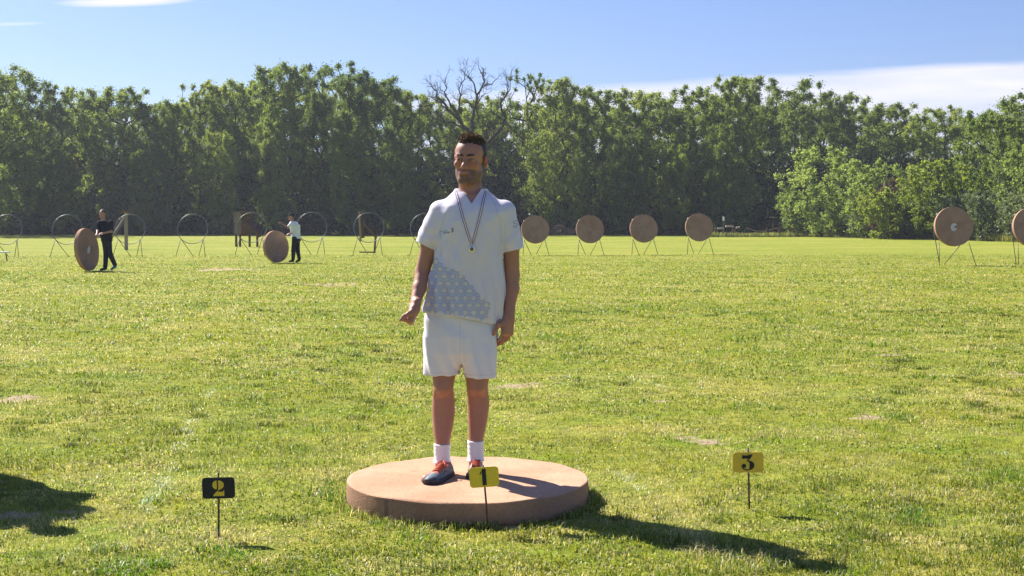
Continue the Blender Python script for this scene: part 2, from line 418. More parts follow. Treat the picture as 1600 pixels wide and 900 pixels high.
def build_ground():
    m_ = bpy.data.materials.new('field_turf'); m_.use_nodes = True; nt = m_.node_tree; n = nt.nodes; l = nt.links
    b = n['Principled BSDF']; b.inputs['Roughness'].default_value = .9; b.inputs['Specular IOR Level'].default_value = .1
    g = n.new('ShaderNodeNewGeometry')
    def noise(scale, detail=4, sx=1, rough=.6):
        mp = n.new('ShaderNodeMapping'); mp.inputs['Scale'].default_value = (sx, 1, 1); l.new(g.outputs['Position'], mp.inputs[0])
        t = n.new('ShaderNodeTexNoise'); t.inputs['Scale'].default_value = scale; t.inputs['Detail'].default_value = detail; t.inputs['Roughness'].default_value = rough
        l.new(mp.outputs[0], t.inputs[0]); return t.outputs[0]
    def ramp(src, stops):
        c = n.new('ShaderNodeValToRGB'); e = c.color_ramp.elements
        e[0].position, e[0].color = stops[0][0], (*stops[0][1], 1); e[1].position, e[1].color = stops[-1][0], (*stops[-1][1], 1)
        for p_, col in stops[1:-1]: k = e.new(p_); k.color = (*col, 1)
        l.new(src, c.inputs[0]); return c.outputs[0]
    def mix(f, a, b_, mode='MIX'):
        x = n.new('ShaderNodeMix'); x.data_type = 'RGBA'; x.blend_type = mode
        if isinstance(f, float): x.inputs['Factor'].default_value = f
        else: l.new(f, x.inputs['Factor'])
        for s_, v in ((6, a), (7, b_)):
            if isinstance(v, tuple): x.inputs[s_].default_value = (*v, 1)
            else: l.new(v, x.inputs[s_])
        return x.outputs[2]
    base = ramp(noise(.25, 5, .35), [(.3, (.24, .26, .035)), (.5, (.31, .30, .050)), (.7, (.39, .345, .090))])
    fine = ramp(noise(7, 6, 1, .75), [(.3, (.35, .42, .25)), (.5, (.85, .88, .8)), (.7, (1.35, 1.3, 1.2))])
    grn = ramp(noise(1.3, 5, .6), [(.42, (1, 1, 1)), (.62, (.72, .93, .55))])
    col = mix(1.0, base, fine, 'MULTIPLY'); col = mix(1.0, col, grn, 'MULTIPLY')
    a = n.new('ShaderNodeAttribute'); a.attribute_name = 'dirt'
    soil = ramp(noise(14, 5), [(.3, (.30, .20, .13)), (.55, (.50, .37, .26)), (.75, (.60, .48, .34))])
    col = mix(a.outputs['Fac'], col, soil)
    l.new(col, b.inputs['Base Color'])
    bp = n.new('ShaderNodeBump'); bp.inputs['Strength'].default_value = .9; bp.inputs['Distance'].default_value = .05
    l.new(noise(9, 6, 1, .8), bp.inputs['Height']); l.new(bp.outputs[0], b.inputs['Normal'])
    # one sheet to the horizon: rows get longer with distance
    ys = np.concatenate([[-60, -20, 0, 3], np.arange(4.5, 14, .05), 14*np.exp(np.arange(0, 100)*.0165), [80, 90, 110, 150, 220, 400, 900, 3000]])
    ys = np.unique(np.round(ys, 4)); us = np.concatenate([[-40, -12, -4, -1.6, -.9], np.linspace(-.7, .7, 480), [.9, 1.6, 4, 12, 40]])
    Yg, U = np.meshgrid(ys, us, indexing='ij'); s_ = np.clip(Yg, 6, None); X = U*s_
    far = (np.abs(U) > .71)
    Z = gz(Yg)
    near = np.clip((60-Yg)/40, 0, 1)*(Yg > 3)*(~far)
    Z = Z+near*((vnoise2(X, Yg, .9, 11)-.5)*.03+(vnoise2(X, Yg, 3.5, 12)-.5)*.018)
    pod = np.clip((np.hypot(X+.236, Yg-7.08)-.9)/.5, 0, 1); flat = pod*1.0
    Z = np.where(Yg < 60, gz(Yg)+(Z-gz(Yg))*flat, Z)
    V = np.stack([X.ravel(), Yg.ravel(), Z.ravel()], 1); nu = len(us); ny = len(ys)
    i = (np.arange(ny-1)[:, None]*nu+np.arange(nu-1)[None]).ravel(); Fc = np.stack([i, i+1, i+nu+1, i+nu], 1)
    me = np_mesh('ground', V, Fc)
    at = me.attributes.new('dirt', 'FLOAT', 'POINT'); at.data.foreach_set('value', dirt_mask(V[:, 0], V[:, 1]).astype(np.float32))
    o = link('ground', me, m_, smooth=True); tag(o, kind='structure')
    return o
ground = build_ground()
def ground_z(x, y):
    near = np.clip((60-y)/40, 0, 1)
    dz = near*((vnoise2(x, y, .9, 11)-.5)*.03+(vnoise2(x, y, 3.5, 12)-.5)*.018)
    pod = np.clip((np.hypot(x+.236, y-7.08)-.9)/.5, 0, 1)
    return gz(y)+dz*pod

# ------------------------------------------------------------------ grass
def grass_material():
    m_ = bpy.data.materials.new('grass_blade'); m_.use_nodes = True; nt = m_.node_tree; n = nt.nodes; l = nt.links
    b = n['Principled BSDF']; b.inputs['Roughness'].default_value = .45; b.inputs['Specular IOR Level'].default_value = .35
    a = n.new('ShaderNodeVertexColor'); a.layer_name = 'paint'; l.new(a.outputs[0], b.inputs['Base Color'])
    tr = n.new('ShaderNodeBsdfTranslucent'); mx = n.new('ShaderNodeMix'); mx.data_type = 'RGBA'; mx.blend_type = 'MULTIPLY'; mx.inputs['Factor'].default_value = 1
    l.new(a.outputs[0], mx.inputs[6]); mx.inputs[7].default_value = (1.35, 1.4, .8, 1); l.new(mx.outputs[2], tr.inputs[0])
    ms = n.new('ShaderNodeMixShader'); ms.inputs[0].default_value = .45
    l.new(b.outputs[0], ms.inputs[1]); l.new(tr.outputs[0], ms.inputs[2]); l.new(ms.outputs[0], n['Material Output'].inputs[0])
    return m_
M['grass'] = grass_material()
def blades(x, y, z, h, w, lean, col, name, mt):
    """each blade: bent strip of two quads and a tip"""
    N = len(x); az = rng.uniform(0, 2*np.pi, N); la = az+np.pi/2+rng.normal(0, .7, N)
    dx, dy = np.cos(az)*w/2, np.sin(az)*w/2
    lx, ly = np.cos(la)*lean*h, np.sin(la)*lean*h
    V = np.empty((N, 5, 3), np.float32)
    V[:, 0] = np.stack([x-dx, y-dy, z-.006+0*x], 1); V[:, 1] = np.stack([x+dx, y+dy, z-.006+0*x], 1)
    hz = h*np.sqrt(np.clip(1-(lean*.45)**2, .1, 1))
    V[:, 2] = np.stack([x+dx*.8+lx*.35, y+dy*.8+ly*.35, z+hz*.6], 1); V[:, 3] = np.stack([x-dx*.8+lx*.35, y-dy*.8+ly*.35, z+hz*.6], 1)
    V[:, 4] = np.stack([x+lx, y+ly, z+hz*(1-.35*np.clip(lean, 0, 1.5))], 1)
    i = np.arange(N)*5
    q = np.stack([i, i+1, i+2, i+3], 1); t = np.stack([i+3, i+2, i+4], 1)
    me = np_mesh(name, V.reshape(-1, 3), [q, t])
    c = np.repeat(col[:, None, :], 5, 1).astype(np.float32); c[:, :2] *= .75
    set_color(me, c.reshape(-1, 3))
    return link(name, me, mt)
def build_grass():
    N = 860000
    D = 4.6*np.exp(rng.uniform(0, 1, N)*math.log(62/4.6)); u = rng.uniform(-.66, .66, N)
    x = u*D; y = D
    cl = vnoise2(x, y, 5, 21)*.5+vnoise2(x, y, 13, 22)*.5
    big = vnoise2(x, y, .8, 23)
    keep = (rng.uniform(0, 1, N) < (.35+.9*cl)*np.clip((.68-np.abs(u))/.2, 0, 1)) & (rng.uniform(0, 1, N) > dirt_mask(x, y)*.80) & (np.hypot(x+.236, y-7.08) > .645)
    x, y, D, cl, big = [a[keep] for a in (x, y, D, cl, big)]; N = len(x)
    sc_ = np.clip(D/11, 1, 3.2)
    h = (.010+.022*cl**1.5+.008*big)*rng.uniform(.6, 1.35, N)*np.clip(sc_, 1, 1.5)
    tuft = vnoise2(x, y, 2.1, 29)*vnoise2(x, y, 6.5, 30)
    h = h*np.where(tuft > .5, 2.0, 1)
    w = rng.uniform(.0022, .0052, N)*np.clip(D/8, 1, 4.5)
    broad = rng.uniform(0, 1, N) < .07+.25*(vnoise2(x, y, 2.3, 31) > .5); w = np.where(broad, w*2.4, w); h = np.where(broad, h*.65, h)
    lean = np.abs(rng.normal(.95, .5, N))
    green = np.array((.165, .225, .022)); yel = np.array((.33, .32, .035)); straw = np.array((.58, .50, .26)); dark = np.array((.07, .12, .02))
    f = np.clip((vnoise2(x, y, .5, 24)-.5)*.8+(vnoise2(x, y, 2.4, 25)-.5)*.9+rng.normal(0, .2, N)+.5, 0, 1)[:, None]
    col = green*(1-f)+yel*f
    dry = np.clip(vnoise2(x, y, 1.3, 26)*.6+vnoise2(x*1., y, 4.7, 27)*.6-.56, 0, 1)*2.0+.08
    s_ = (rng.uniform(0, 1, N) < dry)[:, None]; col = np.where(s_, straw*rng.uniform(.6, 1.15, (N, 1)), col)
    dk = (rng.uniform(0, 1, N) < .10+.35*(vnoise2(x, y, 3.3, 41)*vnoise2(x, y, 1.1, 42) > .38))[:, None]; col = np.where(dk & ~s_, dark*1.2, col)
    ch = (rng.uniform(0, 1, N) < chalk_mask(x, y)*.8)[:, None]; col = np.where(ch, np.array((.62, .63, .60)), col)
    tg = (tuft > .52)[:, None]; col = np.where(tg & ~s_, col*np.array((.8, 1.0, .9)), col)
    z = ground_z(x, y)
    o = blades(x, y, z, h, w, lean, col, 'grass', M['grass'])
    tag(o, 'short sunlit green and straw coloured grass covering the field', 'grass', kind='stuff')
    # rougher tussocks standing out of the mown turf
    nt_ = 900; Dt = 5.2*np.exp(rng.uniform(0, 1, nt_)*math.log(4.2)); xt = rng.uniform(-.44, .44, nt_)*Dt
    k_ = vnoise2(xt, Dt, .45, 61) > .42; Dt, xt = Dt[k_], xt[k_]; k_ = np.hypot(xt+.236, Dt-7.08) > .85; Dt, xt = Dt[k_], xt[k_]; nt_ = len(Dt)
    per = 70; R0 = rng.uniform(.03, .13, nt_)*np.clip(Dt/14, 1, 1.6); x = np.repeat(xt, per)+rng.normal(0, 1, nt_*per)*np.repeat(R0, per); y = np.repeat(Dt, per)+rng.normal(0, .8, nt_*per)*np.repeat(R0, per)
    hh = np.repeat(rng.uniform(.025, .05, nt_), per)*rng.uniform(.5, 1.1, nt_*per); gk = np.repeat(rng.uniform(.45, 1.0, nt_), per)[:, None]
    o = blades(x, y, ground_z(x, y), hh, rng.uniform(.003, .0055, nt_*per)*np.clip(y/8, 1, 4), np.abs(rng.normal(.6, .35, nt_*per)), np.where(rng.uniform(0, 1, (nt_*per, 1)) < .12, straw, green)*gk*rng.uniform(.75, 1.2, (nt_*per, 1)), 'tussock_grass', M['grass'])
    tag(o, 'scattered longer and darker green tufts in the mown field', 'grass', kind='stuff')
    # longer blades against the straw butt and sign poles
    n2 = 2600; th = rng.uniform(0, 2*np.pi, n2); rr = .655+np.abs(rng.normal(0, .035, n2))
    x = -.236+rr*np.cos(th); y = 7.08+rr*np.sin(th); keep = vnoise2(x, y, 7, 33) > .33; x, y = x[keep], y[keep]; n2 = len(x)
    o = blades(x, y, ground_z(x, y), rng.uniform(.02, .06, n2), rng.uniform(.003, .005, n2), np.abs(rng.normal(.5, .3, n2)),
               np.where(rng.uniform(0, 1, (n2, 1)) < .3, straw, green)*rng.uniform(.8, 1.2, (n2, 1)), 'grass_fringe', M['grass'])
    tag(o, 'longer grass blades growing around the edge of the straw butt', 'grass', kind='stuff')
    # rank grass at the foot of the bushes on the right and in front of the fence bits
    n3 = 26000; px = rng.uniform(1085, 1700, n3); yb = np.interp(px, [1085, 1220, 1300, 1400, 1500, 1600, 1700], [121.5, 122, 124, 113, 105, 96, 90])
    Dd = yb+rng.uniform(-2.2, 2.5, n3); x = (px-800)/F_PX*Dd
    hh = rng.uniform(.2, .75, n3)*np.clip(vnoise2(x, Dd, .35, 35)*1.4, .25, 1)*np.where(px < 1230, .8, 1)
    o = blades(x, Dd, gz(Dd), hh, rng.uniform(.03, .07, n3), np.abs(rng.normal(.35, .25, n3)),
               np.where(rng.uniform(0, 1, (n3, 1)) < .45, np.array((.32, .29, .12)), np.array((.15, .19, .04)))*rng.uniform(.7, 1.2, (n3, 1)), 'rank_grass', M['grass'])
    tag(o, 'rough uncut straw and green grass along the foot of the bushes', 'tall grass', kind='stuff')
build_grass()

# ------------------------------------------------------------------ trees
def prisms(segs, n=5):
    """segs (k,8): p0 p1 r0 r1"""
    S = np.asarray(segs, float); p0, p1, r0, r1 = S[:, :3], S[:, 3:6], S[:, 6], S[:, 7]
    t = p1-p0; t /= np.linalg.norm(t, axis=1)[:, None]+1e-9
    a = np.cross(t, np.array((.3, .9, .1))); a /= np.linalg.norm(a, axis=1)[:, None]+1e-9; b = np.cross(t, a)
    th = np.arange(n)*2*np.pi/n; c, s_ = np.cos(th), np.sin(th)
    ring = a[:, None]*c[None, :, None]+b[:, None]*s_[None, :, None]
    V = np.concatenate([p0[:, None]+ring*r0[:, None, None], p1[:, None]+ring*r1[:, None, None]], 1).reshape(-1, 3)
    base = np.arange(len(S))[:, None]*2*n; k = np.arange(n); k2 = (k+1) % n
    Fc = np.stack([base+k, base+k2, base+n+k2, base+n+k], 2).reshape(-1, 4)
    return V, Fc
def skeleton(targets, base_h, H, r):
    """joins every leaf clump to the nearest point of the limbs already grown, like a real tree's forks"""
    nodes = [np.array((0, 0, 0.))]; par = [-1]
    wob = r.normal(0, .012*H, (8, 2))
    for i in range(1, 8):
        nodes.append(np.array((wob[i, 0]*i/8, wob[i, 1]*i/8, base_h*1.5*i/7))); par.append(i-1)
    order = np.argsort([t[2]*.5+math.hypot(t[0], t[1]) for t in targets])
    ends = []
    for oi in order:
        t = targets[oi]; A = np.array(nodes); d = t-A
        L = np.linalg.norm(d, axis=1); cost = L+np.clip(A[:, 2]-t[2]+.25*np.hypot(d[:, 0], d[:, 1]), 0, None)*1.2
        cost[:3] += 5
        j = int(np.argmin(cost)); L = np.linalg.norm(t-A[j]); k = max(1, int(L/.9)); prev = j
        for q in range(1, k+1):
            f = q/k; p = A[j]+(t-A[j])*f; p = p+np.array((0, 0, -.10*L*math.sin(f*math.pi)))+(r.normal(0, .06*min(L, 2), 3) if q < k else 0)
            nodes.append(p); par.append(prev); prev = len(nodes)-1
        ends.append(prev)
    w = np.zeros(len(nodes)); w[ends] = 1
    for i in range(len(nodes)-1, 0, -1): w[par[i]] += w[i]
    return np.array(nodes), np.array(par), w
def leaves(centres, radii, per, size, r, up=.3, flat=.85, elong=.42):
    n = len(centres)*per; c = np.repeat(centres, per, 0); rad = np.repeat(radii, per)
    d = r.normal(size=(n, 3)); d /= np.linalg.norm(d, axis=1)[:, None]; rr = np.clip(np.abs(r.normal(0, .62, n)), 0, 1.7)
    ax = r.normal(0, .45, (len(centres), 3))+np.array((0, 0, .75)); cc = np.asarray(centres); ax[:, :2] += cc[:, :2]*.12*(flat < .89); ax /= np.linalg.norm(ax, axis=1)[:, None]
    s1 = r.uniform(-1, 1.25, n); p = c+d*(rad*rr*(.72-.28*np.clip(s1, 0, 1)))[:, None]*np.array((1, 1, flat))+np.repeat(ax, per, 0)*(s1*rad*elong)[:, None]
    nrm = r.normal(size=(n, 3))+np.array((0, 0, up*2)); nrm /= np.linalg.norm(nrm, axis=1)[:, None]
    a = np.cross(nrm, r.normal(size=(n, 3))); a /= np.linalg.norm(a, axis=1)[:, None]+1e-9; b = np.cross(nrm, a)
    s_ = r.uniform(size[0], size[1], n)[:, None]
    V = np.stack([p-a*s_*.5, p-b*s_*.27+a*s_*.05, p+a*s_*.5, p+b*s_*.27+a*s_*.05], 1).reshape(-1, 3)
    i = np.arange(n)*4
    return V, np.stack([i, i+1, i+2, i+3], 1)
def make_tree(name, seed, H, spread, n_cl=170, per=270, cl_r=(.5, 1.15), leaf=(.11, .23), base=.14, lm='leaf', bark='bark', top_pow=.8, ragged=.25, trunk_r=.2, stems=1):
    r = np.random.default_rng(seed); T = []; lob = [(r.uniform(-1, 1)*spread*.5, r.uniform(-1, 1)*spread*.4, r.uniform(.55, 1)) for _ in range(5)]
    tries = 0
    while len(T) < n_cl and tries < 20000:
        tries += 1
        t = r.uniform(0, 1)**.85; z = base*H+(1-base)*H*t
        prof = max(.05, 1-((t-.52)/.56)**2)**.5*(.8+.2*t)
        th = r.uniform(0, 2*math.pi); rad = spread*prof*math.sqrt(r.uniform(.12, 1))*(1+ragged*math.sin(3*th+seed)+.5*ragged*math.sin(5*th+2*seed+z))
        x, y = rad*math.cos(th), rad*math.sin(th)
        q = np.array((x, y, z))
        if T and min(np.linalg.norm(np.array(T[-60:])-q, axis=1)) < .35: continue
        T.append(q)
    top = max(t[2] for t in T)
    for _ in range(n_cl//9):   # thin rising shoots that break the outline
        q = T[r.integers(len(T))]; up = (r.uniform(.3, 1.2)*H*.05)
        if math.hypot(q[0], q[1]) < spread*.75 and q[2] > .72*H: T.append(q+np.array((r.normal(0, .2), r.normal(0, .2), up*.7)))
    T = np.array(T); T[:, 2] *= H*.985/T[:, 2].max()
    nodes, par, w = skeleton(T, base*H, H, r)
    rad = trunk_r*np.sqrt(w/w[0])*1.0+.008
    segs = [(*nodes[par[i]], *nodes[i], rad[par[i]] if par[i] > 0 else rad[0]*1.15, rad[i]) for i in range(1, len(nodes))]
    V, Fc = prisms(segs); root = empty(name)
    link('trunk', np_mesh('trunk', V, Fc), M[bark], root, True)
    radii = r.uniform(cl_r[0], cl_r[1], len(T))*np.where(T[:, 2] > .84*H, .85, 1)*np.where(T[:, 2] > .95*H, .8, 1)
    V, Fc = leaves(T, radii, per, leaf, r, elong=.32 if H > 9 else .1)
    # sprays of leaves along the outer twigs
    tw = [nodes[i] for i in range(len(nodes)) if w[i] <= 3]; tw = np.array(tw)
    V2, F2 = leaves(tw, np.full(len(tw), .35), 16, leaf, r)
    V = np.concatenate([V, V2]); Fc = np.concatenate([Fc, F2+len(V)-len(V2)])
    link('crown', np_mesh('crown', V, Fc), M[lm], root)
    return root
def place(root, px, py_base, Y, sx, sz, rz, label, cat, group=None, z=None):
    root.location = ((px-800)/F_PX*Y, Y, float(gz(Y)) if z is None else z); root.scale = (sx, sx, sz); root.rotation_euler.z = rz
    tag(root, label, cat, group)

# prototypes: (height, spread)
protoH = 14.
protos = [make_tree('broadleaf_tree', 11, 14, 3.9, 215, base=.07), make_tree('broadleaf_tree', 23, 14, 3.5, 200, base=.06, ragged=.35), make_tree('broadleaf_tree', 37, 14, 4.4, 235, base=.05),
          make_tree('broadleaf_tree', 41, 14, 3.2, 185, base=.07, ragged=.4), make_tree('broadleaf_tree', 59, 14, 4.0, 210, base=.09, lm='leaf')]
airy = make_tree('broadleaf_tree', 71, 14, 3.4, 110, per=95, cl_r=(.35, .8), base=.25, ragged=.5, top_pow=.6)
used = {}
def tree_copy(i):
    src = airy if i == 9 else protos[i]
    if i not in used: used[i] = 1; return src
    return copy_tree(src)
FRONT = [  # px, top y, spread factor, prototype, Y, label
    (-25, 90, 1.25, 2, 128, 'tallest feathery topped tree at the far left, cut by the picture edge'),
    (42, 118, .9, 1, 137, 'dark tree beside the leftmost tall tree, above the first two hoop stands'),
    (112, 134, 1.0, 0, 139, 'rounded leafy tree behind the hoop stand left of the walking man in black'),
    (190, 132, 1.1, 4, 139, 'leafy tree directly behind the walking man in black'),
    (262, 158, .95, 3, 138, 'lower leafy tree in a dip of the skyline, right of the walking man'),
    (322, 128, .9, 1, 139, 'thin topped tree behind the fourth complete empty hoop'),
    (385, 118, 1.0, 0, 140, 'leafy tree behind the weathered plank backstop'),
    (447, 100, 1.0, 3, 137, 'tall pale green tree behind the man in the cap rolling a butt'),
    (515, 96, 1.1, 2, 138, 'tall fine leaved spreading tree above the hoop behind the man in the cap'),
    (585, 114, 1.05, 4, 139, 'leafy tree behind the leaning wooden post'),
    (655, 145, .9, 1, 140, 'leafy tree behind the shoulder of the standing man, left of the bare tree'),
    (742, 149, 1.0, 0, 143, 'low leafy tree seen through the branches of the bare dead tree'),
    (818, 108, .85, 9, 139, 'airy small leaved tree with a narrow top just right of the bare dead tree'),
    (868, 122, .9, 3, 138, 'leafy tree behind the leftmost mounted straw target'),
    (935, 138, 1.0, 1, 139, 'leafy tree behind the second mounted straw target from the left'),
    (1010, 138, 1.0, 4, 140, 'leafy tree behind the third mounted straw target from the left'),
    (1085, 134, 1.0, 0, 139, 'leafy tree behind the fourth mounted straw target from the left'),
    (1148, 118, .95, 3, 137, 'tree with a tall wispy leading shoot above the broken bench'),
    (1235, 124, 1.25, 2, 134, 'broad dark rounded tree rising behind the pole barrier'),
    (1312, 146, .9, 1, 133, 'leafy tree standing behind the pale round bush'),
    (1385, 158, 1.1, 4, 128, 'leafy tree above the purple leaved shrub'),
    (1462, 164, .95, 0, 124, 'leafy tree above the large mounted straw target on the right'),
    (1618, 138, 1.0, 2, 112, 'big tree at the far right edge of the picture'),
]
for k, (px, top, sf, pi, Y, lab) in enumerate(FRONT):
    if 1230 < px < 1500: Y += 20
    o = tree_copy(pi); h = (366-6-top+6)/ppm(Y)
    zt = P(px, top, Y)[2]-float(gz(Y))
    place(o, px, 0, Y, sf*1.12, zt/protoH, random.uniform(0, 6.28), lab, 'tree', 'trees of the front row along the wood')
EDGE = [  # lower trees leaning out of the wood's edge catch light half way up
    (18, 196, 1.0, 3, 'half height tree at the wood edge behind the leftmost hoop'), (86, 232, .8, 1, 'short tree at the wood edge left of the walking man'),
    (235, 215, .9, 0, 'half height tree at the wood edge just right of the T shaped post'), (345, 206, .8, 3, 'half height tree at the wood edge left of the plank backstop'),
    (428, 188, .9, 1, 'three quarter height tree at the wood edge above the rolled middle butt'), (545, 200, .9, 4, 'half height tree at the wood edge left of the leaning post'),
    (622, 215, .8, 0, 'half height tree at the wood edge by the shoulder of the man in white'), (846, 205, .9, 1, 'half height tree at the wood edge above the paper outlined butt'),
    (905, 240, .7, 3, 'short tree at the wood edge above the brushwood heap'), (978, 200, .9, 2, 'half height tree at the wood edge between the second and third mounted butts'),
    (1052, 222, .8, 0, 'half height tree at the wood edge between the third and fourth mounted butts'), (1133, 192, .95, 1, 'pale rounded half height tree above the marker post')]
for px, top, sf, pi, lab in EDGE:
    Y = 133+random.uniform(-1.5, 1.5); o = copy_tree(protos[pi]); zt = P(px, top, Y)[2]-float(gz(Y))
    place(o, px, 0, Y, sf*.72, zt/protoH, random.uniform(0, 6.28), lab, 'tree', 'lower trees along the edge of the wood')
for k in range(34):   # the rows behind show as tops and as darkness between the trunks
    Y = 147+7*(k % 2)+random.uniform(-2, 2); px = -60+k*52+random.uniform(-16, 16)
    if px > 1190: Y += 18
    sky = np.interp(px, [0, 60, 150, 250, 330, 430, 520, 600, 680, 780, 850, 900, 1000, 1100, 1160, 1240, 1340, 1500, 1620], [115, 155, 145, 165, 135, 120, 112, 128, 158, 165, 140, 152, 152, 148, 140, 142, 168, 174, 150])+random.uniform(4, 22)
    if 690 < px < 790: sky = max(sky, 152)
    o = tree_copy(random.choice([0, 1, 2, 3, 4])); zt = P(px, sky, Y)[2]-float(gz(Y))
    place(o, px, 0, Y, random.uniform(1.05, 1.35), zt/protoH, random.uniform(0, 6.28), 'leafy tree of the back rows, showing only between and above the front trees', 'tree', 'trees of the back rows of the wood')

for k in range(16):   # the wood goes on past both edges of the picture
    px = (-110-62*k) if k < 8 else (1720+62*(k-8)); Y = random.uniform(134, 150)
    o = tree_copy(random.choice([0, 1, 2, 3, 4])); place(o, px, 0, Y, random.uniform(1.1, 1.3), random.uniform(.95, 1.12), random.uniform(0, 6.28), 'leafy tree of the wood beyond the edges of the picture', 'tree', 'trees of the wood outside the picture')
# undergrowth: the mass of shade leaves that fills the wood below the crowns
def undergrowth():
    r = np.random.default_rng(5); n = 7600
    px = r.uniform(-620, 2200, n); Y = r.uniform(140.5, 166, n); x = (px-800)/F_PX*Y; z = gz(Y)+r.uniform(0, 1, n)**1.3*8
    c = np.stack([x, Y, z], 1)
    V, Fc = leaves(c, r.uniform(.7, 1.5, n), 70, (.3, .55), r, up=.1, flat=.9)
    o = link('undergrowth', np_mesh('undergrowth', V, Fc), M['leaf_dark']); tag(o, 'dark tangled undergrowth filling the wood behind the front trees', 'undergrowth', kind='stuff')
    n = 1200; px = np.linspace(-600, 1240, n)+r.uniform(-3, 3, n); Y = 137.2+r.uniform(-1.2, 2.5, n); x = (px-800)/F_PX*Y
    z = gz(Y)+r.uniform(.0, 1.4, n)*(.4+vnoise2(x, Y, .2, 50)*1.2)
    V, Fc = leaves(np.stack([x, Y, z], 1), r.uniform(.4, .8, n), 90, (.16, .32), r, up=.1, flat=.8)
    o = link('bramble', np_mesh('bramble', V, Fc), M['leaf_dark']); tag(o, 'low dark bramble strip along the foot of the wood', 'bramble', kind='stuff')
undergrowth()

# bushes on the right
def bush(seed, H, spread, lm, n_cl=90, per=170, leaf=(.12, .24), cl_r=(.4, .8), name='leafy_bush', base=.04, ragged=.25, top_pow=.6, tr=.09):
    return make_tree(name, seed, H, spread, n_cl, per, cl_r, leaf, base, lm, 'bark', top_pow, ragged, tr)
def at_top(o, px, top, Y, H, sf, label, cat='bush', group=None, rz=0):
    zt = P(px, top, Y)[2]-float(gz(Y)); place(o, px, 0, Y, sf, zt/H, rz, label, cat, group)
at_top(bush(101, 7, 3.4, 'leaf_pale', 150), 1283, 232, 120, 7, 1.05, 'tall pale green bush with a domed top, right of the pole barrier')
at_top(bush(102, 7, 3.0, 'leaf_pale', 120), 1355, 250, 114, 7, 1.0, 'pale flat topped bush between the domed bush and the purple shrub')
at_top(bush(103, 5, 2.6, 'leaf_pale', 90), 1247, 300, 124, 5, 1.0, 'lower light green bush at the left end of the bush row')
at_top(bush(104, 6, 3.3, 'leaf_yellow', 130), 1462, 252, 106, 6, 1.0, 'bright yellow green bush above the large mounted straw target')
at_top(bush(105, 4, 2.2, 'leaf_yellow', 80), 1375, 296, 108, 4, .9, 'small yellow green bush just below the purple leaved shrub')
at_top(bush(106, 3, 1.3, 'leaf_purple', 45), 1385, 284, 110, 3, 1.0, 'muted purple leaved shrub set among the green bushes', 'shrub')
at_top(bush(107, 8, 3.0, 'leaf', 150, name='broadleaf_tree', base=.1), 1548, 174, 108, 8, 1.12, 'mid green rounded tree between the yellow green bush and the right edge', 'tree', rz=1)
at_top(bush(108, 6, 3.0, 'leaf_pale', 120), 1612, 225, 97, 6, .95, 'pale green bush cut by the right picture edge')
gs = ['low grey green bush at the left end of the grey green hedge', 'low grey green bush below the small yellow green bush', 'low grey green bush between the purple shrub and the large mounted target',
      'low grey green bush directly behind the large mounted straw target', 'low grey green bush between the two rightmost straw targets', 'low grey green bush behind the target cut by the right edge']
gp = bush(120, 3, 2.4, 'leaf_grey', 110, 170, (.10, .2), (.35, .7)); gp2 = bush(121, 3, 2.0, 'leaf_grey', 100, 170, (.10, .2), (.35, .65))
for k, (px, top, Y) in enumerate([(1318, 335, 123), (1372, 322, 113), (1430, 312, 109), (1492, 308, 104), (1552, 300, 100), (1612, 304, 95)]):
    src = gp if k % 2 == 0 else gp2; o = src if k < 2 else copy_tree(src)
    at_top(o, px, top, Y, 3, 1.0+.1*(k % 3), gs[k], 'bush', 'grey green bushes along the foot of the right hand trees', k*1.3)
at_top(bush(130, 2.2, .8, 'leaf_pale', 24, 110, (.1, .2), (.25, .5)), 872, 322, 134, 2.2, 1.2, 'small pale bush against the dark wood, above the brushwood heap')
at_top(bush(131, 1.4, .5, 'leaf_pale', 14, 70, (.1, .2), (.2, .35)), 1163, 345, 133, 1.4, 1.0, 'small weedy shrub right of the broken bench')
at_top(bush(132, 1.2, .45, 'leaf_pale', 12, 60, (.1, .2), (.2, .3)), 1116, 347, 133, 1.2, 1.0, 'small weedy shrub left of the white topped post')

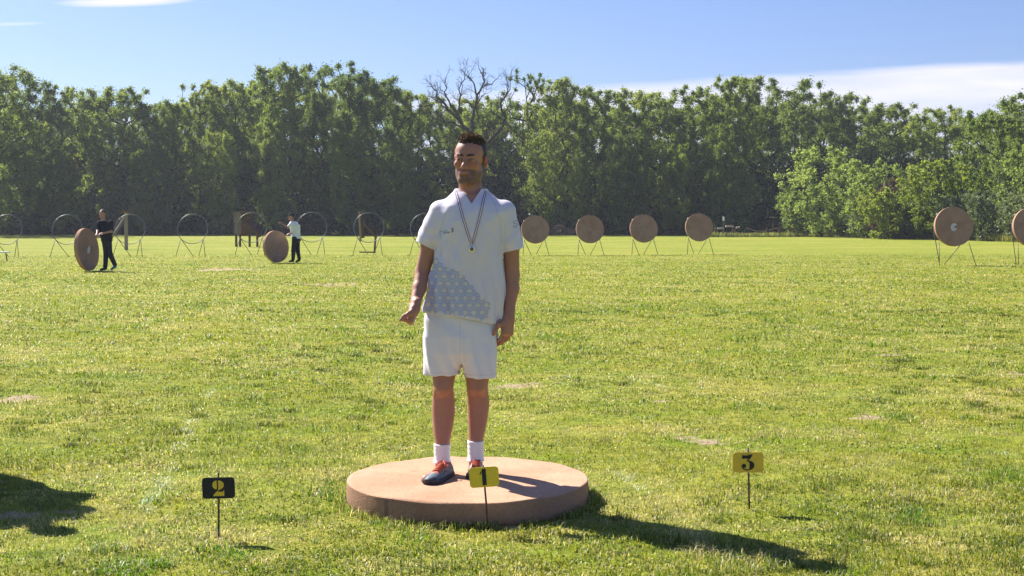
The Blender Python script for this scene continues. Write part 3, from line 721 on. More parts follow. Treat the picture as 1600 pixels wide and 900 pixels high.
# dead tree
def dead_tree():
    Y = 134.; r = np.random.default_rng(3); k = 1/ppm(Y)
    limbs = [([(737, 368), (736, 300), (738, 250), (737, 225), (735, 210)], .36, .27),
             ([(735, 210), (724, 198), (713, 183), (700, 171), (690, 157), (683, 143), (676, 136)], .20, .05),
             ([(724, 198), (718, 182), (707, 168), (698, 152), (698, 138), (697, 120)], .13, .035),
             ([(735, 210), (738, 196), (740, 180), (743, 164), (745, 148), (752, 138), (757, 128), (754, 116), (748, 106)], .2, .035),
             ([(745, 150), (742, 136), (736, 124), (729, 117)], .1, .03), ([(757, 133), (768, 132), (776, 124)], .06, .025),
             ([(713, 183), (717, 170), (718, 158), (717, 140), (726, 124), (727, 108)], .10, .03),
             ([(738, 255), (758, 226), (772, 212), (786, 196), (791, 184), (783, 172), (782, 160), (790, 150), (794, 136), (791, 120)], .2, .035),
             ([(790, 150), (797, 136), (798, 120)], .06, .02), ([(724, 199), (706, 190), (690, 189), (676, 184), (672, 176)], .10, .03),
             ([(700, 171), (688, 160), (676, 154), (672, 146)], .08, .025), ([(743, 164), (752, 152), (762, 146)], .07, .02), ([(758, 226), (760, 205), (762, 190)], .09, .02)]
    segs = []; tips = []
    for pts, r0, r1 in limbs:
        W_ = [P(px, py, Y+r.normal(0, .12)*(i > 0)*min(i, 4)) for i, (px, py) in enumerate(pts)]
        # each limb starts exactly where drawn, so neighbours meet
        W_[0] = P(*pts[0], Y)
        fine = []
        for a, b in zip(W_[:-1], W_[1:]):
            mid = (a+b)/2+r.normal(0, .10, 3); fine += [a, mid]
        fine.append(W_[-1]); n = len(fine); W_ = fine
        for i in range(n-1):
            segs.append((*W_[i], *W_[i+1], r0+(r1-r0)*i/(n-1), r0+(r1-r0)*(i+1)/(n-1)))
            if r0 < .3 and i > 1: tips.append((W_[i+1], W_[i+1]-W_[i], max(.02, (r0+(r1-r0)*(i+1)/(n-1))*.55)))
    def twig(p, d, rad, L, depth):
        d = d/(np.linalg.norm(d)+1e-9); q = p
        for i in range(3):
            d = d+r.normal(0, .28, 3)+np.array((0, 0, .12)); d /= np.linalg.norm(d); q2 = q+d*L/3; segs.append((*q, *q2, rad*(1-.2*i), rad*(1-.2*(i+1)))); q = q2
            if depth > 0 and r.uniform() < .85: twig(q, d+r.normal(0, .75, 3), rad*.6, L*.62, depth-1)
        if depth > 0: twig(q, d+r.normal(0, .5, 3), rad*.5, L*.6, depth-1)
    for p, d, rad in tips:
        for _ in range(2 if r.uniform() < .6 else 1): twig(p, d+r.normal(0, .8, 3)*np.linalg.norm(d)+np.array((0, 0, .25)), min(rad, .04), r.uniform(.45, 1.0), 2)
    V, Fc = prisms(segs, 6); base = P(737, 368, Y); V = V-base
    root = empty('dead_tree', base); link('trunk', np_mesh('trunk', V, Fc), M['dead_bark'], root, True)
    root.location.z = base[2]
    tag(root, 'bare leafless dead tree with crooked limbs rising behind the man\'s head', 'tree')
dead_tree()

# ------------------------------------------------------------------ straw butts and stands
def straw_mat(name='pressed_straw', k=1.0, kg=None, kb=None):
    kg = kg or k; kb = kb or k
    m_ = bpy.data.materials.new(name); m_.use_nodes = True; nt = m_.node_tree; n = nt.nodes; l = nt.links
    b = n['Principled BSDF']; b.inputs['Roughness'].default_value = .9; b.inputs['Specular IOR Level'].default_value = .12
    tc = n.new('ShaderNodeTexCoord')
    def noise(s_, d=5, sc_=(1, 1, 1)):
        mp = n.new('ShaderNodeMapping'); mp.inputs['Scale'].default_value = sc_; l.new(tc.outputs['Object'], mp.inputs[0])
        t = n.new('ShaderNodeTexNoise'); t.inputs['Scale'].default_value = s_; t.inputs['Detail'].default_value = d; t.inputs['Roughness'].default_value = .65; l.new(mp.outputs[0], t.inputs[0]); return t.outputs[0]
    def ramp(src, st):
        c = n.new('ShaderNodeValToRGB'); e = c.color_ramp.elements
        e[0].position, e[0].color = st[0][0], (*st[0][1], 1); e[1].position, e[1].color = st[-1][0], (*st[-1][1], 1)
        for p_, q in st[1:-1]: k = e.new(p_); k.color = (*q, 1)
        l.new(src, c.inputs[0]); return c.outputs[0]
    def mul(a, c, f=1.0):
        x = n.new('ShaderNodeMix'); x.data_type = 'RGBA'; x.blend_type = 'MULTIPLY'; x.inputs['Factor'].default_value = f; l.new(a, x.inputs[6]); l.new(c, x.inputs[7]); return x.outputs[2]
    c = ramp(noise(3.5), [(.3, (.50*k, .295*kg, .19*kb)), (.55, (.57*k, .34*kg, .222*kb)), (.75, (.62*k, .38*kg, .255*kb))])
    c = mul(c, ramp(noise(70, 3), [(.3, (.80, .78, .76)), (.6, (1, 1, 1))]))
    c = mul(c, ramp(noise(170, 2), [(.27, (.45, .38, .34)), (.33, (1, 1, 1))]))
    c = mul(c, ramp(noise(2.2, 3), [(.3, (.84, .82, .80)), (.6, (1, 1, 1))]))
    c = mul(c, ramp(noise(13, 6), [(.27, (.62, .58, .55)), (.38, (1, 1, 1))]), .8)
    l.new(c, b.inputs['Base Color'])
    sp2 = n.new('ShaderNodeSeparateXYZ'); l.new(tc.outputs['Object'], sp2.inputs[0])
    bp = n.new('ShaderNodeBump'); bp.inputs['Strength'].default_value = .5; bp.inputs['Distance'].default_value = .006
    l.new(noise(55, 6, (1, 1, 2.5)), bp.inputs['Height']); l.new(bp.outputs[0], b.inputs['Normal'])
    return m_
M['straw'] = straw_mat(); M['straw_rim_shaded'] = straw_mat('wound_rim_shaded', .74); M['straw_old'] = straw_mat('old_straw', .68, .72, .84); M['straw_old_rim'] = straw_mat('old_rim', .82)  # podium rim: same straw as the top, shade darkened into its colour
M['tape'] = mat('seam_tape', (.20, .12, .085), .6, .3, noise=(30, .5, (.28, .18, .13)))
M['dent'] = mat('worn_dent', (.33, .22, .16), .9, .1)
M['paper'] = mat('paper_scrap', (.40, .32, .27), .9, .1, noise=(25, .8, (.24, .16, .12)))
M['paper_white'] = mat('paper_white', (.62, .62, .66), .9, .1, noise=(14, .6, (.4, .36, .36)))
TH = .125
def butt_mesh(Rd=.64, th=TH, seed=0, n=128):
    r_ = [0.001]+list(np.linspace(.06, Rd-.03, 14))
    prof = [(q, th) for q in r_]+[(Rd-.012, th-.0005), (Rd-.0045, th-.002), (Rd-.001, th-.006), (Rd, th-.012), (Rd, th-.014)]+[(Rd+.002, th*f) for f in (.7, .5, .3)]+[(Rd, .015), (Rd-.006, .004), (Rd-.02, 0), (Rd*.6, 0), (.001, 0)]
    cut = next(i for i, q in enumerate(prof) if q[0] == Rd-.001)
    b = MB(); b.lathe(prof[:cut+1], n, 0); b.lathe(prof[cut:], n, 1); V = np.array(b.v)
    ang = np.arctan2(V[:, 1], V[:, 0]); rr = np.hypot(V[:, 0], V[:, 1])
    k = 1+.0035*np.sin(3*ang+seed)+.0022*np.sin(7*ang+2*seed)+.0012*np.sin(17*ang)*np.sin(V[:, 2]*90)
    V[:, 0] *= k; V[:, 1] *= k
    V[:, 2] += np.where(V[:, 2] > th*.6, .003*np.sin(V[:, 0]*7+seed)*np.cos(V[:, 1]*6)+.002*snoise(V.T, 22, seed), 0)*(rr < Rd-.01)+.0018*np.sin(11*ang+seed)*(rr > Rd-.02)*(V[:, 2] > .05)
    b.v = [tuple(v) for v in V]
    return b
def arc_strip(b, r_, a0, a1, w, z, lift=.0015, mi=0, n=10):
    V = []; Fs = []
    for i in range(n+1):
        a = a0+(a1-a0)*i/n; V += [((r_-w/2)*math.cos(a), (r_-w/2)*math.sin(a), z+lift), ((r_+w/2)*math.cos(a), (r_+w/2)*math.sin(a), z+lift)]
    for i in range(n): Fs.append((2*i, 2*i+1, 2*i+3, 2*i+2))
    b.add(V, Fs, mi)
# the podium: a butt lying flat
pc = (-.236, 7.08, -.004)
pod = empty('straw_butt', pc)
butt_mesh().build('straw_disc', [M['straw'], M['straw_rim_shaded']], pod, True)
b = MB()   # taped seam on the rim
a = math.atan2(-.52, -.39)
for (a_, w_) in ((a, .018),):
    V = []; Fs = []
    for i in range(2):
        th_ = a_+(i-.5)*w_/.64
        for z in (.006, .04, .08, .112): V.append((.6445*math.cos(th_), .6445*math.sin(th_), z))
    for i in range(3): Fs.append((i, 4+i, 5+i, 1+i))
    b.add(V, Fs)
b.build('seam_tape', M['tape'], pod)
b = MB()   # scuffs pressed into the top edge and the ring print on the rim
for i in range(26):
    th_ = -2.15+.42*i/25; 
rg = [];
for i in range(40):
    t = 2*math.pi*i/40; th_ = -1.565+.055*math.cos(t); rg.append((.6455*math.cos(th_), .6455*math.sin(th_), .062+.036*math.sin(t)))
M['print'] = mat('faded_ring', (.36, .25, .19), .9, .1)
b.tube(rg, .0032, 4, closed=True); b.build('faded_ring', M['print'], pod)
tag(pod, 'thick round straw butt lying flat on the grass under the man in white', 'straw butt')

def arrow_butt_marks(b, kind, r_):
    """paper left on the face, built on the local -Z..; face is z=th"""
    z = TH+.004
    def poly(pts, mi=0): b.add([(x, y, z) for x, y in pts], [tuple(range(len(pts)))], mi)
    def frame(cx, cy, w, h, t, rot):
        c_, s_ = math.cos(rot), math.sin(rot)
        for (x0, y0, x1, y1) in ((-w, -h, w, -h+t), (-w, h-t, w, h), (-w, -h+t, -w+t, h-t), (w-t, -h+t, w, h-t)):
            poly([(cx+c_*x-s_*y, cy+s_*x+c_*y) for x, y in ((x0, y0), (x1, y0), (x1, y1), (x0, y1))])
    if kind == 'frame': frame(0, .03, .28, .24, .035, .1); frame(0, .0, .2, .13, .02, .1)
    if kind == 'frame2': frame(0, .0, .24, .24, .04, .28); frame(.0, .0, .1, .12, .03, .28); poly([(-.02, -.1), (.1, -.08), (.09, -.03), (-.03, -.05)])
    if kind == 'tri': poly([(-.07, -.10), (.09, -.09), (.02, .10)]); 
    if kind == 'dash': poly([(-.13, .02), (.13, .05), (.12, .08), (-.13, .05)]); poly([(-.1, -.06), (.1, -.04), (.1, -.02), (-.1, -.04)]); frame(-.02, .02, .2, .15, .015, .1)
    if kind == 'scrap': poly([(-.12, .0), (-.08, .08), (.02, .12), (.10, .05), (.0, .02), (-.02, -.03), (.10, -.08), (.02, -.17), (-.08, -.15), (-.12, -.08)]); 
    if kind == 'scrap2': poly([(-.06, -.16), (.05, -.12), (.09, .02), (.02, .15), (-.03, .05), (-.08, -.04)])
    if kind == 'ring':
        for rr in (.16, .33): arc_strip(b, rr, 0, 2*math.pi, .02, TH, .004, n=24)
def upright_butt(loc, yaw, lean, kind, label, white=False, group=None, Rd=.64, roll=0):
    root = empty('straw_butt', loc)
    # local: disc axis Z with face at +Z -> turn so that the face looks at -Y
    root.rotation_mode = 'QUATERNION'
    q = Matrix.Rotation(yaw, 3, 'Z') @ Matrix.Rotation(math.pi/2-lean, 3, 'X') @ Matrix.Rotation(roll, 3, 'Z')
    root.rotation_quaternion = q.to_quaternion()
    butt_mesh(Rd, TH, seed=len(label), n=72).build('straw_disc', [M['straw_old'], M['straw_old_rim']], root, True)
    if kind:
        b = MB(); arrow_butt_marks(b, kind, Rd); b.build('torn_paper', M['paper_white' if white else 'paper'], root)
    tag(root, label, 'straw butt', group)
    return root

SG = 'steel hoop stands standing across the field'
def make_stand(Y, cx, feet_y, ring_c_y, ring_r_px, legs_px, label, rmat='steel', group=SG, clips=True, lean=.22, name='hoop_stand'):
    """ring + four legs, from the ring's centre, leg joints and feet as seen"""
    g0 = P(cx, feet_y, Y); root = empty(name, (g0[0], Y, float(gz(Y))))
    o = np.array(root.location); c = P(cx, ring_c_y, Y)-o; r_ = ring_r_px/ppm(Y)
    b = MB(); pts = []
    for i in range(48):
        t = 2*math.pi*i/48; pts.append((c[0]+r_*math.cos(t), r_*math.sin(t)*math.sin(lean), c[2]+r_*math.sin(t)*math.cos(lean)))
    b.tube(pts, .0155, 8, closed=True); b.build('hoop', M[rmat], root, True)
    for (jx, jy, fx, back) in legs_px:
        j = P(jx, jy, Y)-o; s_ = (j[2]-c[2])/r_; j[1] = s_*r_*math.sin(lean)
        f = P(fx, feet_y, Y)-o; b = MB(); b.tube([tuple(j), (f[0], back, float(gz(Y+back)-gz(Y))-.03)], [.014, .012], 8); b.build('leg', M['steel_legs'], root, True)
    if clips:
        for t, s_ in ((2.35, .05), (-.95, .035)):
            b = MB(); p = (c[0]+r_*math.cos(t), r_*math.sin(t)*math.sin(lean)-.015, c[2]+r_*math.sin(t)*math.cos(lean))
            b.box(p, (s_*1.3, s_, s_), Matrix.Rotation(-t+.7, 3, 'Y'), 0, .01); b.build('clip', M['galv'], root)
    tag(root, label, 'target stand', group)
    return root
def hoop_at(cx, feet_y, label, w=24.3):
    Y = float(G(cx, feet_y)[1]); k = w/24.3
    return make_stand(Y, cx, feet_y, feet_y-43.5*k, w-.6, [(cx-17.5*k, feet_y-28*k, cx-24.5*k, -.25), (cx-17.5*k, feet_y-28*k, cx-2.5*k, .5), (cx+17.5*k, feet_y-28*k, cx+5*k, .5), (cx+17.5*k, feet_y-28*k, cx+22*k, -.25)], label)
hoop_at(10.5, 402.5, 'empty steel hoop stand nearest the left picture edge, cut by it', 24.5)
hoop_at(105, 402, 'empty steel hoop stand just left of the walking man in black')
hoop_at(203, 401.5, 'empty steel hoop stand just right of the walking man, over the T shaped wooden post')
hoop_at(301, 401, 'empty steel hoop stand with nothing near it, midway between the two men with butts')
hoop_at(393, 399, 'empty steel hoop stand in front of the weathered plank backstop')
hoop_at(487, 398.5, 'empty steel hoop stand touching the back of the man in the cap')
hoop_at(576.5, 399, 'empty steel hoop stand in front of the leaning wooden post')
hoop_at(665, 400, 'empty steel hoop stand mostly hidden behind the arm of the man in white')

def target(cx, feet_y, r_px, cy, kind, label, lab2, k=1.0, white=False, legs=None, yaw=.12):
    Y = float(G(cx, feet_y)[1]); m_ = r_px/22.
    legs = legs or [(cx-17*m_, cy+16*m_, cx-19*m_, -.25), (cx-17*m_, cy+16*m_, cx-5*m_, .5), (cx+11*m_, cy+20*m_, cx+1*m_, .5), (cx+15*m_, cy+15*m_, cx+22*m_, -.25)]
    st = make_stand(Y+.08, cx, feet_y, cy, r_px*.955, legs, lab2, group='hoop stands carrying straw butts', clips=False, lean=.16)
    c = P(cx, cy, Y); lean = .16
    n_ = Vector((0, -math.cos(lean), math.sin(lean)))
    q0 = Vector(c)
    o = upright_butt((q0.x, q0.y+.055, q0.z), yaw, lean, kind, label, white, 'straw butts mounted on hoop stands', Rd=r_px/ppm(Y), roll=cx)
    o.location.y = q0.y+TH*.3
    b = MB(); r_ = r_px/ppm(Y); a = 2.45; b.box((c[0]-o.location.x+(r_+.01)*math.cos(a), .02, (r_+.01)*math.sin(a)), (.05, .10, .05), None, 0, .01)
    k_ = b.build('clip', M['galv'], st); k_.location = Vector(o.location)-st.location
    return o
target(836, 399, 22, 359, 'frame', 'mounted straw butt with an oblong paper outline, beside the sleeve of the man in white', 'hoop stand under the leftmost of the four mounted straw butts')
target(921.5, 399, 22, 358.5, 'tri', 'mounted straw butt with a small triangular pale mark, second of the row of four', 'hoop stand under the straw butt with the triangular mark')
target(1005.5, 398.5, 22, 357.5, 'frame2', 'mounted straw butt with a tilted square paper outline, third of the row of four', 'hoop stand under the straw butt with the tilted square outline')
target(1092, 397.5, 22, 355.5, 'dash', 'mounted straw butt with faint level dashes, nearest to the broken bench', 'hoop stand under the straw butt with faint dashes')
target(1489, 414.5, 31, 354.5, 'scrap', 'large mounted straw butt with torn white paper at its centre', 'hoop stand with crossed left legs under the large straw butt before the bushes', white=True,
       legs=[(1459, 362, 1473.5, .35), (1466, 378, 1463.5, -.3), (1498, 384, 1479.5, .4), (1512, 378, 1521.5, -.25)])
target(1611, 414.5, 31, 355.5, 'ring', 'large mounted straw butt cut off by the right picture edge', 'hoop stand with crossed left legs at the right picture edge',
       legs=[(1581, 362, 1594, .35), (1589, 378, 1586.5, -.3), (1620, 384, 1603, .4), (1636, 378, 1645, -.25)])
# the two butts being rolled
Yl = float(G(134, 424)[1]); upright_butt((P(134, 390, Yl)[0]-.03, Yl, float(gz(Yl))+.638), R(79), .10, 'scrap2', 'straw butt on its edge being rolled by the man in black', True, None, .625, roll=-.4)
Ym = float(G(431, 411)[1]); upright_butt((P(430, 384, Ym)[0]-.02, Ym, float(gz(Ym))+.585), R(52), .10, 'ring', 'straw butt on its edge being rolled by the man in the white shirt and cap', False, None, .573)

# ------------------------------------------------------------------ wooden bits at the far side
def seg_obj(root, name, a, b_, w, d, m_, bev=.01):
    k = MB(); k.bar(a, b_, w, d, bev=bev); return k.build(name, M[m_], root)
def ww(px, py, Y, o): return tuple(P(px, py, Y)-np.array(o))
Y = 72.; root = empty('wooden_post', (P(197.5, 395, Y)[0], Y, float(gz(Y)))); o = root.location
seg_obj(root, 'post', ww(197.5, 391, Y, o), ww(196.5, 331, Y, o), .16, .14, 'dull_wood')
seg_obj(root, 'cap', ww(189, 330.5, Y, o), ww(206, 330, Y, o), .13, .2, 'wood_brown')
seg_obj(root, 'brace', ww(194, 341, Y, o), ww(178, 366, Y-1.2, o), .09, .16, 'wood_grey')
tag(root, 'pale T shaped wooden post with a sloping brace inside an empty hoop', 'post')
Y = 80.; root = empty('plank_backstop', (P(386, 372, Y)[0], Y, float(gz(Y)))); o = root.location
for (x0, x1, y0, y1, mm, dd) in ((365, 377, 333, 366, 'wood_grey', -.2), (377, 393, 333, 369, 'wood_brown', .15)):
    k = MB(); npl = 3
    for i in range(npl):
        xa = x0+(x1-x0)*(i+.5)/npl; a_ = np.array(ww(xa, y1-random.uniform(0, 2), Y+dd, o)); b_ = np.array(ww(xa, y0, Y+dd, o)); k.bar(a_, b_, (x1-x0)/npl/ppm(Y)*1.0, .04+.012*i, bev=.004)
    k.build('plank_panel', M[mm], root)
seg_obj(root, 'top_rail', ww(365, 332, Y, o), ww(377, 332, Y, o), .08, .5, 'wood_grey')
seg_obj(root, 'top_rail', ww(377, 331.5, Y, o), ww(393, 331.5, Y, o), .09, .5, 'wood_brown')
seg_obj(root, 'brace', ww(389, 345, Y, o), ww(406, 368, Y-.9, o), .22, .26, 'wood_brown')
seg_obj(root, 'brace', ww(378, 345, Y-.3, o), ww(400, 364, Y-.7, o), .1, .12, 'wood_brown')
for px in (369, 375, 390, 402): seg_obj(root, 'foot', ww(px, 364, Y-(.3 if px > 390 else 0), o), (ww(px, 371, Y, o)[0], 0, -.05), .12, .12, 'wood_brown')
tag(root, 'weathered plank backstop with two panels and slanting braces behind an empty hoop', 'backstop')
Y = 66.; root = empty('leaning_post', (P(562, 375, Y)[0], Y, float(gz(Y)))); o = root.location
seg_obj(root, 'post', ww(563.5, 377, Y, o), ww(561, 331, Y, o), .09, .12, 'dull_wood')
seg_obj(root, 'backing_board', ww(567, 372, Y+.12, o), ww(565, 333, Y+.12, o), .16, .05, 'wood_brown')
seg_obj(root, 'cap', ww(557, 330, Y, o), ww(569, 331, Y, o), .06, .14, 'wood_grey')
seg_obj(root, 'brace', ww(568, 348, Y, o), ww(588, 371, Y-.6, o), .10, .14, 'wood_brown')
seg_obj(root, 'foot', ww(587, 367, Y-.6, o), (ww(587, 376, Y, o)[0], -.6, 0.0), .09, .1, 'wood_brown')
seg_obj(root, 'foot', (ww(562, 376, Y, o)[0], -.1, .03), (ww(588, 376, Y, o)[0], -.5, .03), .06, .08, 'wood_brown')
tag(root, 'narrow wooden post with a slanting dark brace, left of the man in white', 'post')
# white plank at the far left, resting on trestle
Y = 51.; root = empty('low_bench', (P(3, 402, Y)[0], Y, float(gz(Y)))); o = root.location
k = MB(); k.box(ww(1, 394, Y, o), (.65, .28, .05), None, 0, .01); k.build('seat', M['white_paint'], root)
for px in (-7, 9): seg_obj(root, 'leg', ww(px, 395, Y, o), (ww(px+(2 if px > 0 else -2), 402, Y, o)[0], 0, -.02), .04, .04, 'steel_legs')
tag(root, 'low white topped bench at the left picture edge under the first hoop', 'bench')
# broken bench / rail bits
Y = 121.; gzf = float(gz(Y))
root = empty('broken_bench', (P(1133, 365, Y)[0], Y, gzf)); o = root.location
for (xa, ya, xb, yb) in ((1121, 357.2, 1131, 356.6), (1134, 353.6, 1146, 353.6), (1150, 356, 1156, 354.8)):
    seg_obj(root, 'plank', ww(xa, ya, Y, o), ww(xb, yb, Y, o), .16, .3, 'pale_wood')
for px, t in ((1119, 355), (1131.5, 355), (1146, 355), (1150, 356)): seg_obj(root, 'leg', (ww(px, 0, Y, o)[0], 0, -.05), ww(px, t, Y, o), .14, .14, 'wood_brown')
tag(root, 'broken low bench of pale planks on dark stumps, right of the fourth mounted butt', 'bench')
root = empty('marker_post', (P(1130.5, 366, Y-1)[0], Y-1, gzf)); o = root.location
seg_obj(root, 'post', (0, 0, -.05), ww(1130.5, 345, Y-1, o), .07, .07, 'wood_grey')
seg_obj(root, 'plate', ww(1130.5, 345, Y-1, o), ww(1130.5, 338.5, Y-1, o), .18, .04, 'white_paint')
tag(root, 'thin grey post with a small white plate standing by the broken bench', 'marker post')
root = empty('pole_barrier', (P(1210, 367, Y)[0], Y, gzf)); o = root.location
k = MB(); pts = [ww(px, py, Y, o) for px, py in ((1166, 356), (1176, 359.5), (1188, 361.5), (1198, 361), (1208, 358), (1218, 355))]; k.tube(pts, .045, 6); k.build('sagging_rail', M['wood_grey'], root, True)
seg_obj(root, 'rail', ww(1206, 358.6, Y, o), ww(1243, 357.4, Y, o), .12, .12, 'wood_brown')
for px in (1219, 1199, 1241): seg_obj(root, 'post', (ww(px, 0, Y, o)[0], 0, -.05), ww(px, 356, Y, o), .13, .13, 'wood_brown')
tag(root, 'sagging dark pole barrier on short posts at the left end of the bushes', 'barrier')
root = empty('grey_noticeboard', (P(1208, 367, Y+1.5)[0], Y+1.5, gzf)); o = root.location
seg_obj(root, 'board', ww(1203, 340, Y+1.5, o), ww(1214, 339.5, Y+1.5, o), .05, .5, 'wood_grey')
seg_obj(root, 'post', (0, 0, -.05), ww(1208, 344, Y+1.5, o), .09, .09, 'wood_brown')
tag(root, 'small grey board on a post half hidden by the first pale bush', 'board')
# brushwood heap
def brush():
    r = np.random.default_rng(9); Y = 132.; base = P(882, 366, Y); segs = []
    for i in range(520):
        t = r.uniform(-1, 1); x = t*2.1; hmax = 1.0*(1-t*t)**.8*(1 if x < 0 else .6)+.1; z = r.uniform(0, hmax); y = r.normal(0, .5)
        d = np.array((r.normal(), r.normal(), r.normal()*.35)); d /= np.linalg.norm(d); L = r.uniform(.3, .9)
        p = np.array((x, y, z)); a = p-d*L/2; b_ = p+d*L/2; a[2] = max(a[2], .0); b_[2] = max(b_[2], 0); segs.append((*a, *b_, .02, .012))
    V, Fc = prisms(segs, 4); root = link('brushwood_heap', np_mesh('brushwood_heap', V, Fc), mat('cut_brush', (.34, .24, .17), .9, .1, noise=(3, .6, (.2, .13, .09)))); root.location = (base[0], Y, float(gz(Y)))
    tag(root, 'low heap of brown cut brushwood behind the two leftmost mounted butts', 'brushwood')
brush()

# ------------------------------------------------------------------ the air
def haze():
    b = MB(); b.box((0, 290, 19.), (1100, 640, 40.6)); m_ = bpy.data.materials.new('haze'); m_.use_nodes = True; nt = m_.node_tree; n = nt.nodes
    n.remove(n['Principled BSDF']); v = n.new('ShaderNodeVolumePrincipled'); v.inputs['Color'].default_value = (.80, .86, 1, 1); v.inputs['Density'].default_value = .0003; v.inputs['Anisotropy'].default_value = .3
    nt.links.new(v.outputs[0], n['Material Output'].inputs['Volume']); o = b.build('haze', m_); tag(o, 'thin bluish summer haze over the field', 'haze', kind='stuff')
haze()
# ------------------------------------------------------------------ PEOPLE
M['skin'] = mat('skin', attr='paint', rough=.5, spec=.35, bump=(90, .15, .002))
M['hair'] = mat('hair', attr='paint', rough=.6, spec=.4, bump=(160, .8, .004))
M['eye'] = mat('eye', attr='paint', rough=.2, spec=.5)
M['shirt'] = mat('white_jersey', attr='paint', rough=.8, spec=.15, transl=.2, bump=(420, .12, .001))
M['shorts'] = mat('white_shorts', attr='paint', rough=.8, spec=.15, transl=.08, bump=(500, .12, .001))
M['sock'] = mat('white_sock', (.82, .82, .83), .9, .1, bump=(500, .3, .001))
M['shoe'] = mat('shoe', attr='paint', rough=.55, spec=.4)
M['lace'] = mat('red_lace', (.55, .12, .06), .7, .2)
M['sole'] = mat('dark_sole', (.035, .04, .05), .7, .3)

def relax(me, n):
    V = verts(me).astype(float); e = np.empty(len(me.edges)*2, np.int32); me.edges.foreach_get('vertices', e); e = e.reshape(-1, 2)
    c = np.zeros(len(V)); np.add.at(c, e[:, 0], 1); np.add.at(c, e[:, 1], 1)
    for _ in range(n):
        A = np.zeros_like(V); np.add.at(A, e[:, 0], V[e[:, 1]]); np.add.at(A, e[:, 1], V[e[:, 0]]); V = V*.5+A/np.maximum(c, 1)[:, None]*.5
    me.vertices.foreach_set('co', V.astype(np.float32).ravel()); me.update()
def unit(v): v = np.array(v, float); return v/(np.linalg.norm(v)+1e-12)
def rotv(v, ax, a):
    ax = unit(ax); return v*math.cos(a)+np.cross(ax, v)*math.sin(a)+ax*np.dot(ax, v)*(1-math.cos(a))
def hand(vol, wrist, d, n, t, curl, thumb, s=1.0, wr=.024):
    """palm, four jointed fingers of unequal length, thumb leaving the side of the palm.
    d towards the fingers, n out of the palm, t towards the thumb side"""
    w = np.array(wrist, float); d = unit(d); n = np.array(n, float); n = unit(n-d*np.dot(n, d)); t2 = np.cross(d, n); t = t2 if np.dot(t2, t) > 0 else -t2
    for k_, r_ in ((.031, .0145), (.011, .0155), (-.010, .015), (-.029, .0135)):
        vol.cap(w+d*.012*s+t*k_*.55*s, w+d*.085*s+t*k_*s, .0155*s, r_*s, .02)
    vol.cap(w-d*.03*s, w+d*.02*s, wr*s, .022*s, .02)
    vol.cap(w+d*.02*s+t*.02*s+n*.008*s, w+d*.05*s+t*.028*s+n*.010*s, .017*s, .015*s, .018)
    for i, (k_, L, r_) in enumerate(((.031, .95, .0088), (.011, 1.06, .0092), (-.010, .98, .0088), (-.029, .78, .0078))):
        p = w+d*(.088-.004*abs(i-1))*s+t*k_*s; v = d+t*(.07-.05*i); v = unit(v); ax = np.cross(d, n)
        c = [curl[j]*(1+.05*i) for j in range(3)]
        for j, ln in enumerate((.044, .027, .022)):
            v = rotv(v, ax, c[j]); q = p+v*ln*L*s
            vol.cap(p, q, (r_-.0006*j)*s, (r_-.0006*(j+1))*s, .005); p = q
    p = w+d*.028*s+t*.030*s+n*.004*s; tv = [unit(np.array(x[0])*1.0) if False else x for x in thumb]
    for (a, b_, c), ln, r_ in zip(thumb, (.042, .032, .026), (.0135, .0105, .0095)):
        v = unit(d*a+t*b_+n*c); q = p+v*ln*s; vol.cap(p, q, r_*s, (r_-.001)*s, .008); p = q

